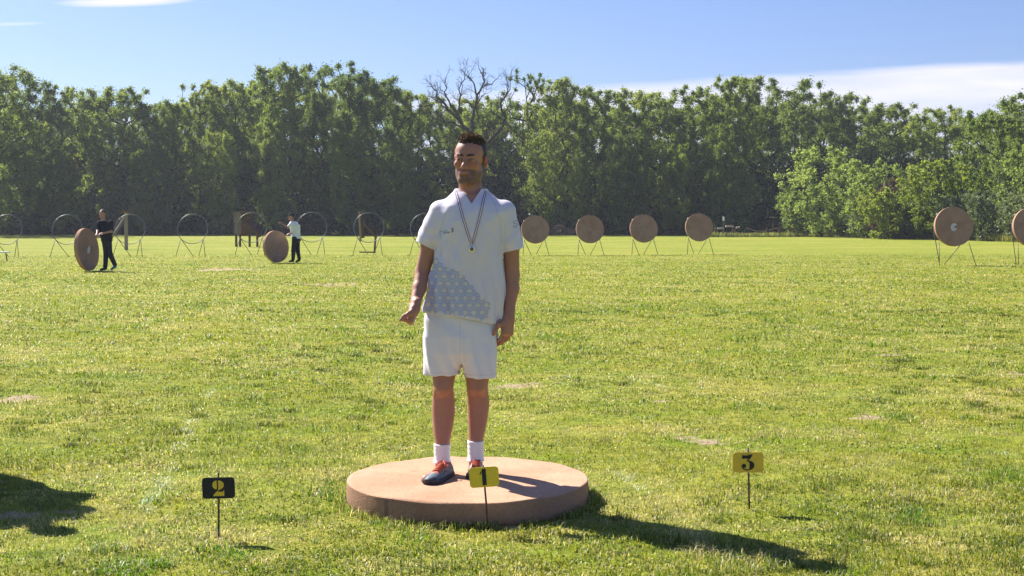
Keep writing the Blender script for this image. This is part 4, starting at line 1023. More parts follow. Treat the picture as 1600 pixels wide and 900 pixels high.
def head(vol, c, yaw, pitch=0., s=1.0, roll=0., detail=True, k=1.0):
    """c: point between the ears at eye height; face looks at local -Y"""
    Rm = np.array(Matrix.Rotation(yaw, 3, 'Z') @ Matrix.Rotation(pitch, 3, 'X') @ Matrix.Rotation(roll, 3, 'Y'))
    def L(x, y, z): return np.array(c)+Rm@(np.array((x, y, z))*s)
    def E_(cc, r_, k_=.02, mode='add'): vol.ell(L(*cc), np.array(r_)*s, k_*s, mode, Rm)
    def Cp(a, b_, r0, r1=None, k_=.012, mode='add'): vol.cap(L(*a), L(*b_), r0*s, (r1 if r1 is not None else r0)*s, k_*s, mode)
    E_((0, .012, .040), (.0745, .096, .086)); E_((0, -.030, .035), (.066, .062, .062), .03)
    E_((0, -.030, -.045), (.058, .060, .075), .035)
    Cp((-.046, .0, -.060), (-.018, -.068, -.098), .022, .019, .03); Cp((.046, .0, -.060), (.018, -.068, -.098), .022, .019, .03)
    Cp((-.012, -.082, -.104), (.012, -.082, -.104), .020, .020, .02)
    Cp((-.036, -.078, .018), (.036, -.078, .018), .013, .013, .02)            # brow
    E_((-.043, -.070, -.022), (.022, .018, .018), .02); E_((.043, -.070, -.022), (.022, .018, .018), .02)
    if detail:
        for sx in (-1, 1): E_((sx*.031, -.101, .001), (.019, .014, .0115), .014, 'sub')
        Cp((0, -.090, .006), (0, -.112, -.028), .0095, .0125, .010)
        E_((0, -.113, -.033), (.0125, .0125, .010), .008)
        for sx in (-1, 1):
            E_((sx*.0125, -.102, -.036), (.0085, .011, .0075), .006)
            E_((sx*.031, -.0845, .000), (.0150, .0120, .0120), .002)       # eyeball with lids
            Cp((sx*.019, -.0955, .0065), (sx*.043, -.0895, .0065), .0042, .0035, .004)
            Cp((sx*.021, -.0945, -.0068), (sx*.041, -.0895, -.0058), .0032, .003, .005)
        E_((0, -.088, -.064), (.030, .022, .020), .015)                    # muzzle
        for sx in (-1, 1):
            Cp((0, -.0995, -.0625), (sx*.025, -.0915, -.0600), .0036, .0024, .006)
            Cp((0, -.0990, -.0705), (sx*.022, -.0915, -.0650), .0042, .0032, .006)
            Cp((0, -.1035, -.0667), (sx*.027, -.0940, -.0610), .0018, .0015, .002, 'sub')
        E_((0, -.1085, -.048), (.004, .004, .007), .004, 'sub')
    else:
        Cp((0, -.090, .006), (0, -.112, -.030), .010, .013, .012)
    for sx in (-1, 1):                                                     # ears
        E_((sx*.081, .012, -.004), (.011, .020, .034), .006)
        if detail:
            E_((sx*.088, .006, -.002), (.006, .010, .019), .004, 'sub')
    return L, Rm

def rows(r_, Y, ry, dy=0.):
    """(py, left px, right px) rows -> loft rows; ry: float or list"""
    o = []
    for i, (py, a, b_) in enumerate(r_):
        A = P(a, py, Y); B = P(b_, py, Y); rr = ry[i] if isinstance(ry, (list, tuple)) else ry; dd = dy[i] if isinstance(dy, (list, tuple)) else dy
        o.append((A[2], (A[0]+B[0])/2, Y+dd, (B[0]-A[0])/2, rr))
    return o

YB = 7.17
def champion():
    root = empty('person', (P(718, 745, YB)[0], YB, .121))
    o = np.array(root.location)
    lo = np.array((P(612, 500, YB)[0], YB-.36, .10)); hi = np.array((P(832, 300, YB)[0], YB+.24, 1.99))
    v = Vol(lo, hi, .0042)
    # --- legs
    v.loft(rows([(748, 681, 705), (735, 680, 702), (700, 680, 701.5), (690, 679, 703), (675, 676.5, 706), (655, 674.5, 709.5), (640, 674, 710), (622, 675, 709.5), (607, 677, 708.5), (595, 676.5, 710), (582, 675, 713), (560, 673, 717), (535, 670, 720)], YB,
                [.04, .04, .041, .046, .054, .062, .063, .060, .062, .066, .072, .080, .085], [.03, .02, .015, .02, .03, .04, .04, .03, .0, -.005, 0, 0, 0]), .02)
    v.loft(rows([(745, 732, 756), (735, 732, 754), (700, 732, 753), (690, 731.5, 754.5), (675, 731, 758), (655, 730, 762), (635, 729.5, 764.5), (620, 729, 763.5), (607, 729, 762), (595, 728, 763.5), (582, 726, 766), (560, 722, 770), (535, 719, 773)], YB,
                [.04, .04, .041, .046, .054, .062, .063, .060, .062, .066, .072, .080, .085], [.07, .06, .055, .06, .065, .07, .065, .05, .01, 0, 0, 0, 0]), .02)
    v.ell(P(692, 606, YB-.052), (.030, .022, .032), .03); v.ell(P(745, 606, YB-.045), (.030, .022, .032), .03)
    # feet inside the shoes
    v.cap(P(692, 738, YB+.03), P(666, 750, YB-.19), .036, .028, .02); v.cap(P(743, 732, YB+.08), P(743, 742, YB-.12), .036, .028, .02)
    # --- trunk
    v.loft(rows([(540, 671, 771), (505, 669, 775), (470, 676, 777), (430, 680, 776), (390, 688, 779), (350, 692, 783), (328, 690, 785), (314, 700, 776), (305, 712, 764)], YB, [.085, .092, .098, .106, .112, .115, .10, .08, .06]), .03, p=2.3)
    v.cap(P(737, 322, YB+.02), P(733, 268, YB+.005), .066, .057, .04)   # neck
    
    # trapezius
    v.cap(P(702, 330, YB+.01), P(722, 308, YB+.02), .026, .026, .03); v.cap(P(774, 330, YB+.01), P(752, 308, YB+.02), .026, .026, .03)
    # --- right arm (left in the picture)
    S = P(686, 334, YB); E1 = P(660, 425, YB+.01); W1 = P(646.5, 481, YB-.13)
    v.cap(S, P(671, 385, YB+.005), .052, .046, .03); v.cap(P(671, 385, YB+.005), E1, .046, .038, .015)
    v.cap(E1, P(655.5, 450, YB-.045), .0385, .037, .012); v.cap(P(655.5, 450, YB-.045), W1, .037, .0245, .012)
    
    hand(v, W1+np.array((.010, -.01, .004)), (-.32, -.25, -1), (-.93, .05, .1), (0, -1, .1), (1.45, 1.75, 1.2), ((.65, .75, .30), (.75, .25, .65), (.95, .0, .35)), .95)
    # --- left arm
    S = P(788, 334, YB); E2 = P(800, 430, YB+.03); W2 = P(793.5, 493, YB-.02)
    v.cap(S, P(798, 385, YB+.015), .052, .046, .03); v.cap(P(798, 385, YB+.015), E2, .046, .040, .015)
    v.cap(E2, P(800, 452, YB+.015), .0405, .0385, .012); v.cap(P(800, 452, YB+.015), W2, .0385, .026, .012)
    hand(v, W2+np.array((.008, 0, -.006)), (-.12, -.12, -1), (-.72, .60, 0), (-.7, -.75, 0), (.42, .38, .3), ((.55, .85, .1), (.85, .35, .25), (.9, .0, .4)), 1.03)
    # --- head
    hc = P(734.5, 250.5, YB+.012); L, Rm = head(v, hc, -R(14), R(2), 1.03, R(3))
    me = v.mesh('body'); V = verts(me); 
    skin = np.array((.40, .19, .135)); col = np.tile(skin, (len(V), 1))
    q = ((V-hc)@Rm)/1.02                                             # head-local coordinates
    nz = snoise(V.T, 60, 1)*.5+snoise(V.T, 140, 2)*.5
    zh = q[:, 2]; xh = q[:, 0]; yh = q[:, 1]; hd = (V[:, 2] > 1.60)
    # beard: jaw, moustache; lips stay free
    lipd = np.hypot(xh/.026, (zh+.066-.12*np.abs(xh))/.0085)
    jaw = np.clip((-.050-zh+.12*np.abs(xh)+.003*nz)/.016, 0, 1)*np.clip((.03-yh)/.03, 0, 1)*(zh > -.145)*hd
    must = np.clip((-.043-zh)/.008, 0, 1)*(np.abs(xh) < .05)*(yh < -.05)*hd
    side = np.clip((.0-zh)/.02, 0, 1)*np.clip((yh+.045)/.02, 0, 1)*np.clip((.012-yh)/.012, 0, 1)*np.clip((yh+.022)/.01, 0, 1)*(np.abs(xh) > .045)*hd*(zh > -.1)
    be = np.clip(np.maximum(np.maximum(jaw, must), side*.6), 0, 1)*np.clip((lipd-.9)/.25, 0, 1)
    be *= np.clip(.70+.3*nz, .45, .9); be *= np.clip((zh+.135)/.02, 0, 1)
    col = col*(1-be[:, None])+np.array((.10, .066, .052))*be[:, None]
    lip = (np.clip((1.0-lipd)/.3, 0, 1)*hd*(yh < -.08))[:, None]; col = col*(1-lip)+np.array((.40, .15, .125))*lip
    # cheeks, nose and ears a little redder, shadow of cropped hair on the temples
    red = (np.clip(1-np.hypot((np.abs(xh)-.045)/.028, (zh+.02)/.022), 0, 1)*(yh < -.03)+np.clip(1-np.hypot(xh/.018, (zh+.03)/.02), 0, 1)*(yh < -.09)+(np.abs(xh) > .078)*1.0)*hd
    col *= 1-np.clip(red, 0, 1)[:, None]*np.array((-.03, .22, .22))
    stub = (np.clip((zh-.0)/.02, 0, 1)*np.clip((yh+.035+.1*np.clip(.07-zh, 0, 1))/.015, 0, 1)*(np.abs(xh) > .04))*hd; stub = np.maximum(stub, hd*np.clip((yh-.045)/.02, 0, 1)*(zh > -.06))[:, None]*(np.abs(xh) < .079)[:, None]
    col = col*(1-stub*.85)+np.array((.075, .050, .038))*stub*.85
    # eyes: whites and irises, looking to the left of the picture
    for sx in (-1, 1):
        ex, ez = sx*.031, -.0002
        opn = (np.abs(xh-ex) < .0125) & (np.abs(zh-ez) < .0040*(1-((xh-ex)/.0135)**2)) & (yh < -.08) & hd
        col[opn] = (.30, .24, .22); iris = opn & (np.hypot(xh-ex+.003, zh-ez) < .0058); col[iris] = (.035, .025, .02)
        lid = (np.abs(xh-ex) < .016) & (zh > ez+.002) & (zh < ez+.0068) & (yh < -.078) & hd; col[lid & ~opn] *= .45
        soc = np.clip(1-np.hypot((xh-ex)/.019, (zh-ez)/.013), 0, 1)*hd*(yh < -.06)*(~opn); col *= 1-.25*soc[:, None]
    # knees, elbows, body hair mottling
    mot = 1+.06*nz+.05*snoise(V.T, 9, 3); col *= mot[:, None]
    set_color(me, col); me.transform(Matrix.Translation(-Vector(o)))
    link('body', me, M['skin'], root, True)
    # --- eyebrows
    b = Vol(hc-.14, hc+.14, .003)
    for sx in (-1, 1):
        pts = [L(sx*.0125, -.0980, .0240), L(sx*.026, -.0960, .0280), L(sx*.040, -.0880, .0285), L(sx*.050, -.0775, .0200)]
        for a_, b_, r0, r1 in zip(pts[:-1], pts[1:], (.0050, .0056, .0050), (.0056, .0050, .0034)): b.cap(a_, b_, r0, r1, .003)
        me = None
    me = b.mesh('eyebrow'); set_color(me, np.tile(np.array((.03, .02, .017)), (len(me.vertices), 1))); me.transform(Matrix.Translation(-Vector(o))); link('eyebrows', me, M['hair'], root, True)
    # --- hair: short sides, thicker swept top
    h = Vol(hc-np.array((.14, .16, .10)), hc+np.array((.14, .16, .20)), .0032)
    def hairf(x, y, z):
        X = x-hc[0]; Y = y-hc[1]; Z = z-hc[2]
        qx, qy, qz = [(Rm[0, i]*X+Rm[1, i]*Y+Rm[2, i]*Z)/1.02 for i in range(3)]
        top = np.clip((qz-.075)/.035, 0, 1)
        k0 = np.sqrt((qx/.0765)**2+((qy-.012)/.098)**2+((qz-.040)/.086)**2); d = (k0-1)*.083-.003-.009*top
        d = d+.0035*np.sin(qx*95+5*np.sin(qy*40)+qz*45)*np.sin(qy*45+qx*50+1)*top+.0020*np.sin(qx*330+qy*120+8*np.sin(qy*35))*(.25+top)
        # hairline: forehead bare, temples recede, goes down to the ears and nape
        line = np.where(qy < -.02, .076+.10*np.abs(qx)**1.2-.5*np.clip(np.abs(qx)-.052, 0, 1)*6*.3, .076)
        front = np.clip((-.030-qy)/.03, -1, 1)
        zl = .076*np.clip((-.028-qy)/.022+.5, 0, 1)+(-.003)*(1-np.clip((-.028-qy)/.022+.5, 0, 1))-.055*np.clip((qy-.03)/.05, 0, 1)
        return np.maximum(d, (zl-qz)*.8+.0015*np.sin(qx*200))
    h.op(hairf, hc-np.array((.14, .16, .10)), hc+np.array((.14, .16, .20)), 0)
    me = h.mesh('hair'); relax(me, 1); V = verts(me); q = ((V-hc)@Rm)/1.02; t = np.clip((q[:, 2]-.085)/.04, 0, 1)
    f = np.clip(.5+.6*snoise((V*np.array((1, 1, .6))).T, 120, 5), 0, 1)*t
    c = np.array((.040, .026, .018))*(1-f[:, None])+np.array((.125, .072, .034))*f[:, None]  # paler towards the crown: sunlight put into the hair colour
    # strands: short on the sides, longer and swept forward on top
    r_ = np.random.default_rng(4); N = 16000; ii = r_.integers(0, len(V), N); nrm = np.empty(len(V)*3, np.float32); me.vertices.foreach_get('normal', nrm); nrm = nrm.reshape(-1, 3)[ii]
    Bp = V[ii]-nrm*.003; tt = t[ii]; d_ = nrm*(.50+.1*tt[:, None])+np.array(Rm@np.array((-.15, -.85, .22)))*tt[:, None]+np.array((0, 0, -.35))*(1-tt[:, None])+r_.normal(0, .28, (N, 3))
    d_ /= np.linalg.norm(d_, axis=1)[:, None]; ln = (.005+.012*tt)*r_.uniform(.6, 1.3, N); sd_ = np.cross(d_, r_.normal(size=(N, 3))); sd_ /= np.linalg.norm(sd_, axis=1)[:, None]
    w_ = (.0007+.0006*tt)[:, None]; mid = Bp+d_*ln[:, None]*.6; tip = Bp+d_*ln[:, None]+np.array((0, 0, -.0035))*tt[:, None]+r_.normal(0, .0015, (N, 3))
    SV = np.stack([Bp-sd_*w_, Bp+sd_*w_, mid+sd_*w_*.8, mid-sd_*w_*.8, tip], 1).reshape(-1, 3); k5 = np.arange(N)*5+len(V)
    fq = np.empty(len(me.polygons)*4, np.int32); me.polygons.foreach_get('vertices', fq); fq = fq.reshape(-1, 4)
    f2 = r_.uniform(0, 1, N)*tt; c2 = np.array((.09, .058, .040))*(1-f2[:, None])+np.array((.42, .28, .16))*f2[:, None]  # top strands golden, a sunlit tone painted in
    me = np_mesh('hair', np.concatenate([V, SV]), [np.concatenate([fq, np.stack([k5, k5+1, k5+2, k5+3], 1)]), np.stack([k5+3, k5+2, k5+4], 1)])
    c = np.concatenate([c*.8, np.repeat(c2, 5, 0)])
    set_color(me, c); me.transform(Matrix.Translation(-Vector(o))); link('hair', me, M['hair'], root, True)

    # --- shirt
    lo = np.array((P(640, 400, YB)[0], YB-.22, P(700, 520, YB)[2])); hi = np.array((P(828, 400, YB)[0], YB+.22, P(700, 284, YB)[2]))
    s = Vol(lo, hi, .0042)
    zt = P(0, 310, YB)[2]; zb = P(0, 500, YB)[2]
    def folds(x, y, z):
        t = np.clip((zt-z)/(zt-zb), 0, 1.1)
        a = np.arctan2(y-YB, (x+.23)*.6)
        f = (.0050+.0035*np.clip((-.22-x)/.06, 0, 1))*np.sin(a*13+3.2*np.sin(z*7)+1.5)*t**1.2+.0032*np.sin(a*23-4*z+2*np.sin(z*11))*t
        # drag lines falling from the right-hand chest to the left hip and from the arm pits
        f = f+.0038*np.sin((x*1.0+z*.55)*62+2*np.sin(z*9))*np.clip(1-np.abs(t-.62)/.4, 0, 1)*(x < -.26)
        f = f+.003*np.sin((x*.9-z*1.1)*48)*np.clip(1-t*2.4, 0, 1)
        f = f*1.35+.0045*snoise((x, y, z), 14, 4)
        f = f-.0070*np.clip(np.abs(np.sin(a*5.5+1.6*np.sin(z*6.5)+.6))-.72, 0, 1)/.28*np.clip(t*1.3-.1, 0, 1)*.8
        f = f+.0045*np.clip(np.sin((np.abs(x+.21)*1.2+z)*70)-.2, 0, 1)*np.clip(1-np.abs(t-.28)/.16, 0, 1)
        return f
    R_ = rows([(515, 663.5, 780.5), (500, 663.5, 783), (487, 664, 786), (470, 666.5, 788), (440, 672, 787), (410, 677.5, 785.5), (390, 680.5, 784.5), (365, 682, 787), (345, 680, 791), (332, 681, 793), (322, 684, 789), (313, 692, 780), (305, 700, 770), (299, 707, 765.5), (294.5, 710, 763)],
              YB, [.128, .128, .127, .125, .124, .126, .128, .132, .130, .122, .110, .094, .082, .074, .072], [0]*11+[.005, .01, .015, .015])
    s.loft(R_, .02, p=2.35, extra=folds)
    Ra = P(689, 332, YB); Rc = P(664, 384, YB+.0); La = P(787, 332, YB); Lc = P(801.5, 391, YB+.01)
    def sleeve(a, c, r0, r1, seed):
        v_ = c-a; Ln = np.linalg.norm(v_); u_ = v_/Ln; c2 = c+u_*.05
        def f(x, y, z):
            t = ((x-a[0])*u_[0]+(y-a[1])*u_[1]+(z-a[2])*u_[2]); tc_ = np.clip(t/Ln, 0, 1.2)
            qx = x-a[0]-t*u_[0]; qy = (y-a[1]-t*u_[1])*.92; qz = z-a[2]-t*u_[2]
            rr = r0+(r1-r0)*tc_
            d = np.sqrt(qx**2+qy**2+qz**2)-rr+.0028*np.sin(t*85+seed+qx*30+4*qy/.06)*np.clip(tc_*1.5, 0, 1)+.003*snoise((x, y, z), 20, seed)
            return np.where(t < 0, np.sqrt((x-a[0])**2+((y-a[1])*.92)**2+(z-a[2])**2)-r0, np.maximum(d, t-Ln-.02))
        s.op(f, np.minimum(a, c2)-.1, np.maximum(a, c2)+.1, .025)
        return u_
    u1 = sleeve(Ra, Rc, .066, .0565, 1); u2 = sleeve(La, Lc, .068, .0605, 2)
    full = s.a.copy(); hemL3 = [P(664, 488, YB)[2]]
    # hollow: keep a 7 mm skin, then open hem, cuffs and neck
    sl, X = s.region(lo, hi); shell = np.maximum(full, -(full+.0075)); open_ = (X[2] < hemL3[0]+.035)+0*X[0]+0*X[1] > 0
    for c_, u_ in ((Rc, u1), (Lc, u2)):
        t_ = (X[0]-c_[0])*u_[0]+(X[1]-c_[1])*u_[1]+(X[2]-c_[2])*u_[2]
        open_ = open_ | (((X[0]-c_[0]-t_*u_[0])**2+(X[1]-c_[1]-t_*u_[1])**2+(X[2]-c_[2]-t_*u_[2])**2 < .064**2) & (t_ > -.03))
    s.a[sl] = np.where(open_, shell[sl], full[sl])
    def plane(p, n_, cond=None):
        n_ = unit(n_)
        def f(x, y, z):
            d = (x-p[0])*n_[0]+(y-p[1])*n_[1]+(z-p[2])*n_[2]
            return d if cond is None else np.where(cond(x, y, z), d, -1.)
        sl, X = s.region(lo, hi); s.a[sl] = np.maximum(s.a[sl], f(*X).astype(np.float32))
    hemL, hemM, hemR = P(664, 488, YB), P(722, 494, YB), P(780, 507, YB)
    def hem(x, y, z):
        zz = np.interp(x.ravel(), [hemL[0], hemM[0], hemR[0]], [hemL[2], hemM[2], hemR[2]]).reshape(x.shape); return (zz-z)*.98+.002*np.sin(x*60)+0*y
    sl, X = s.region(lo, hi); s.a[sl] = np.maximum(s.a[sl], hem(*X).astype(np.float32))
    def near(c, u_, rad):
        def f(x, y, z):
            t = (x-c[0])*u_[0]+(y-c[1])*u_[1]+(z-c[2])*u_[2]
            return ((x-c[0]-t*u_[0])**2+(y-c[1]-t*u_[1])**2+(z-c[2]-t*u_[2])**2 < rad*rad) & (t > -.02) & (t < .04)
        return f
    plane(Rc, u1, near(Rc, u1, .064)); plane(Lc, u2, near(Lc, u2, .068))
    # V neck
    vb = P(736.5, 318, YB-.1)
    def vneck(x, y, z):
        w = (z-vb[2])*.62; d = np.abs(x-vb[0]+.0)-w
        inside = np.maximum(d*.85, y-(YB-.0))
        back = np.sqrt((x-P(736, 290, YB)[0])**2+((y-YB-.01)*1.0)**2)-.073
        back = np.maximum(back, -(z-P(0, 303, YB)[2]))
        return np.minimum(np.maximum(inside, -(z-vb[2])), back)
    s.op(vneck, (vb[0]-.12, YB-.2, vb[2]-.02), (vb[0]+.12, YB+.16, vb[2]+.2), .004, 'sub')
    me = s.mesh('shirt'); relax(me, 6); V = verts(me)
    col = np.tile(np.array((.85, .80, .90)), (len(V), 1))
    # picture plane coordinates of the cloth front (metres -> units of the drawing)
    ux = 800+V[:, 0]/YB*F_PX; uy = 340-(V[:, 2]-1.5)/YB*F_PX
    fr = V[:, 1] < YB-.0
    poly = [(676, 398), (685, 405), (693, 413), (700, 417), (716, 421), (727, 432), (740, 447), (752, 461), (766, 473), (765, 486), (760, 498), (748, 497), (735, 492), (700, 488), (660, 486), (655, 440)]
    pm = in_poly(ux+1.2*np.sin(uy*.9), uy+1.2*np.sin(ux*.8), poly) & fr
    s3 = 13.0; gx = ux/s3; gy = uy/(s3*.86); row = np.floor(gy); cx = (gx+.5*(row % 2)) % 1-.5; cy = gy % 1-.5
    star = np.hypot(cx, cy*.9)*(1+.16*np.cos(6*np.arctan2(cy, cx)))
    cell = vnoise2(np.floor(gx+.5*(row % 2))*3.1, row*2.7, 1, 5)
    paleb = np.array((.56, .57, .78)); cream = np.array((.80, .76, .72)); mid = np.array((.47, .48, .72)); teal = np.array((.54, .62, .80))
    pc_ = np.where((star < .30)[:, None], cream, np.where((star < .42)[:, None], mid, np.where((cell > .5)[:, None], paleb, teal)))
    pc_ = np.where((np.abs(star-.52) < .05)[:, None], np.array((.70, .70, .84)), pc_)
    col = np.where(pm[:, None], pc_, col)
    # chest print: thin swoosh and a short line of lettering strokes, ending in a small mark
    def stroke(pts, w, c_):
        m_ = (seg_dist(ux, uy, pts) < w) & fr; col[m_] = c_
    stroke([(688, 362), (692, 361), (700, 360)], .7, (.25, .50, .62)); stroke([(690, 363), (689.5, 368), (691, 372)], .7, (.30, .58, .66))
    stroke([(694, 364.2), (698, 363.4), (699, 362.2), (702, 363), (705, 361.6)], .65, (.10, .14, .30)); stroke([(707, 357.8), (709.5, 357), (708.5, 361.5)], .9, (.06, .10, .32))
    for i, w_ in enumerate((9, 8, 9, 6)):
        stroke([(802, 346+i*3.2), (802+w_, 344.6+i*3.2)], .55, (.35, .38, .48))
    # raglan seams
    for pts in ([(714, 300), (704, 318), (694, 345), (686, 372)], [(762, 300), (773, 318), (782, 345), (784, 380)]):
        m_ = (np.abs(seg_dist(ux, uy, pts)-.6) < .6) & fr; col[m_] *= .90
    cuffd = np.abs(seg_dist(ux, uy, [(648, 380), (680, 390)])-3.0) < .45; col[cuffd & fr] *= .9
    # v-collar band
    m_ = (np.abs(np.abs(ux-736.5)*.85-(318-uy)*.53) < 2.6) & (uy < 322) & (uy > 292) & fr; col[m_] = (.86, .82, .91)
    set_color(me, col); me.transform(Matrix.Translation(-Vector(o))); shirt = link('shirt', me, M['shirt'], root, True)

    # --- shorts
    lo = np.array((P(652, 500, YB)[0], YB-.2, P(0, 596, YB)[2])); hi = np.array((P(790, 500, YB)[0], YB+.22, P(0, 470, YB)[2]))
    s = Vol(lo, hi, .0042)
    def sf(x, y, z):
        a = np.arctan2(y-YB, (x+.27)); t = np.clip((P(0, 500, YB)[2]-z)/.3, 0, 1)
        return .0050*np.sin(a*15+3*np.sin(z*9))*t+.005*snoise((x, y, z), 13, 8)+.0025*np.sin((x*.6+z)*50+2)*np.clip(1-t*1.5, 0, 1)
    s.loft(rows([(474, 668, 775), (500, 664, 778), (525, 662.5, 777.5), (550, 665, 774), (566, 674, 764)], YB, [.106, .112, .118, .108, .08]), .02, p=2.3, extra=sf)
    s.loft(rows([(500, 672, 715), (525, 664.5, 721), (550, 662, 720.5), (592, 662.5, 717)], YB, [.085, .106, .108, .096]), .03, p=2.4, extra=sf)
    s.loft(rows([(500, 728, 770), (525, 719, 776), (550, 720, 777.5), (595, 728.5, 775)], YB, [.085, .106, .108, .096]), .010, p=2.4, extra=sf)
    full = s.a.copy(); s.a = np.maximum(full, -(full+.0075))
    b1 = P(690, 585, YB)[2]; b2 = P(750, 589, YB)[2]; xm = P(722, 585, YB)[0]
    sl, X = s.region(lo, hi)
    s.a[sl] = np.maximum(s.a[sl], (np.where(X[0] < xm, b1+.012*(X[0]-P(690, 585, YB)[0]), b2-.014*(X[0]-P(750, 0, YB)[0]))-X[2]+0*X[1]+.0015*np.sin(X[0]*80)).astype(np.float32))
    s.a[sl] = np.maximum(s.a[sl], (X[2]-P(0, 476, YB)[2]+0*X[0]+0*X[1]).astype(np.float32))
    me = s.mesh('shorts'); V = verts(me); ux = 800+V[:, 0]/YB*F_PX; uy = 340-(V[:, 2]-1.5)/YB*F_PX
    col = np.tile(np.array((.84, .80, .87)), (len(V), 1)); fr = V[:, 1] < YB
    for pts, k_ in (([(661, 579.5), (719, 582)], .9), ([(725, 583.5), (776, 583.5)], .9), ([(720, 500), (719.5, 540), (721, 575)], .88), ([(668, 497), (664, 520), (663, 545)], .9), ([(774, 508), (776, 530)], .85)):
        m_ = (seg_dist(ux, uy, pts) < .7) & fr; col[m_] *= k_
    set_color(me, col); me.transform(Matrix.Translation(-Vector(o))); link('shorts', me, M['shorts'], root, True)

    # --- socks and shoes
    def sock(px, py0, py1, hw, dy, name='sock'):
        a = P(px, py0, YB)[2]; s = Vol((P(px-22, 700, YB)[0], YB-.1+dy, P(0, py1+4, YB)[2]), (P(px+22, 700, YB)[0], YB+.14+dy, a+.02), .0042)
        s.loft(rows([(py0, px-hw, px+hw), (py0+5, px-hw+.4, px+hw-.4), (py1-6, px-hw+.6, px+hw-.2), (py1+2, px-hw-1, px+hw+1)], YB, [.050, .050, .052, .058], dy), .01, extra=lambda x, y, z: .0005*np.sin(z*260)+.001*snoise((x, y, z), 30, 3))
        me = s.mesh('sock'); me.transform(Matrix.Translation(-Vector(o))); link('sock', me, M['sock'], root, True)
    sock(690.6, 694, 722, 13.2, .016); sock(742.6, 691, 721, 13.0, .056)
    def shoe(heel, toe, seed, red):
        """heel, toe: ground points on the straw top"""
        heel = np.array(heel); toe = np.array(toe); f = unit(toe-heel); Ln = np.linalg.norm(toe-heel); rt = np.array((f[1], -f[0], 0))
        lo = np.minimum(heel, toe)-.08; hi = np.maximum(heel, toe)+.08; lo[2] = heel[2]-.005; hi[2] = heel[2]+.16
        def build(fn, name, m_, colf=None, vx=.0036):
            s = Vol(lo, hi, vx)
            def w(x, y, z):
                a = ((x-heel[0])*f[0]+(y-heel[1])*f[1])/Ln; b_ = (x-heel[0])*rt[0]+(y-heel[1])*rt[1]; return fn(a, b_, z-heel[2])
            s.op(w, lo, hi, 0, pad=0); me = s.mesh(name)
            if colf is not None:
                V = verts(me); a = ((V-heel)@f)/Ln; b_ = (V-heel)@rt; set_color(me, colf(a, b_, V[:, 2]-heel[2]))
            me.transform(Matrix.Translation(-Vector(o))); return me
        A = [0, .06, .2, .4, .6, .75, .88, .96, 1.0]; Wd = [.018, .032, .035, .034, .041, .046, .041, .028, .010]
        Ht = [.060, .074, .078, .082, .062, .048, .041, .033, .018]
        cu = [0, 0, 0, -.004, -.003, 0, .004, .006, .008]
        def fp(a): return np.interp(a, A, Wd), np.interp(a, A, Ht), np.interp(a, A, cu)
        def upper(a, b_, z):
            w_, h_, c_ = fp(a); w_ = w_*(1-.18*np.clip(z/h_, 0, 1)**2)
            k0 = np.sqrt((np.abs((b_-c_)/w_)**2.4)+(np.clip(z, 0, 1)/h_)**2.6+1e-9); d = (k0-1)*np.minimum(w_, h_*.7)
            d = np.maximum(d, np.maximum(-a, a-1)*Ln); d = np.maximum(d, .012-z)
            op_ = np.sqrt(((a-.20)*Ln/1.35)**2+(b_-0)**2)-.034     # ankle opening
            return np.maximum(d, -np.maximum(op_, .066-z))
        def colf(a, b_, z):
            n_ = len(a); w_, h_, c_ = fp(a)
            c = np.tile(np.array((.105, .145, .185)), (n_, 1)) if not red else np.tile(np.array((.45, .46, .48)), (n_, 1))
            low = z < .026; c[low] = (.045, .06, .08) if not red else (.40, .41, .43)
            tongue = (np.abs(b_-c_) < .024+.006*np.sin(a*60)) & (a > .30) & (a < .73) & (z > h_*.62); c[tongue] = (.50, .15, .09)
            col_ = (z > .058) & (a < .50); c[col_] = (.42, .10, .06)
            hl = (a < .07) & (z > .03); c[hl] = (.04, .045, .05)
            toe_ = (a > .86) & (z < .034); c[toe_] = (.05, .06, .075)
            st = (np.abs(z-(.050-.02*a)+.008*np.sin(a*22)) < .0035) & (a > .12) & (a < .62); c[st] = (.03, .035, .045)
            return c
        par_ = link('shoe', build(upper, 'shoe', None, colf), M['shoe'], root, True)
        def sole(a, b_, z):
            w_, h_, c_ = fp(a); d = np.abs(b_-c_)-w_*1.05-.002; d = np.maximum(d, np.maximum(-a-.01, a-1.01)*Ln); zz = z-.010-.010*np.clip((a-.8)/.2, 0, 1)**2
            d = np.maximum(d, np.abs(zz)-.0105); return d+.0018*np.sin(a*110)*(z < .012)
        link('sole', build(sole, 'sole', None), M['sole'], par_, True)
        # laces, criss-crossed over the tongue with a bow
        b = MB()
        def S_(a, b_, dz=.0035):
            w_, h_, c_ = [float(q) for q in fp(a)]; bb = b_/(w_); z = h_*(max(0, 1-abs(bb)**2.4))**(1/2.6)+dz; p = heel+f*a*Ln+rt*(b_+c_)+np.array((0, 0, z)); return tuple(p-o)
        for i in range(6):
            a0 = .36+.055*i
            b.tube([S_(a0, -.021), S_(a0+.018, 0, .0045), S_(a0+.045, .021)], .0028, 6); b.tube([S_(a0, .021), S_(a0+.018, 0, .006), S_(a0+.045, -.021)], .0028, 6)
        kn = np.array(S_(.34, 0, .01))
        for sx in (-1, 1):
            q = [kn+rt*sx*t_*.034+f*(.012*math.sin(t_*3.1))+np.array((0, 0, .006*math.sin(t_*3.1)-.012*t_)) for t_ in (0, .35, .7, 1)]; q += [q[-1]-f*.012-np.array((0, 0, .004)), kn-f*.004]
            b.tube([tuple(x) for x in q], .0026, 6); b.tube([tuple(kn), tuple(kn+rt*sx*.02+f*.025-np.array((0, 0, .012))), tuple(kn+rt*sx*.026+f*.045-np.array((0, 0, .02)))], .0024, 6)
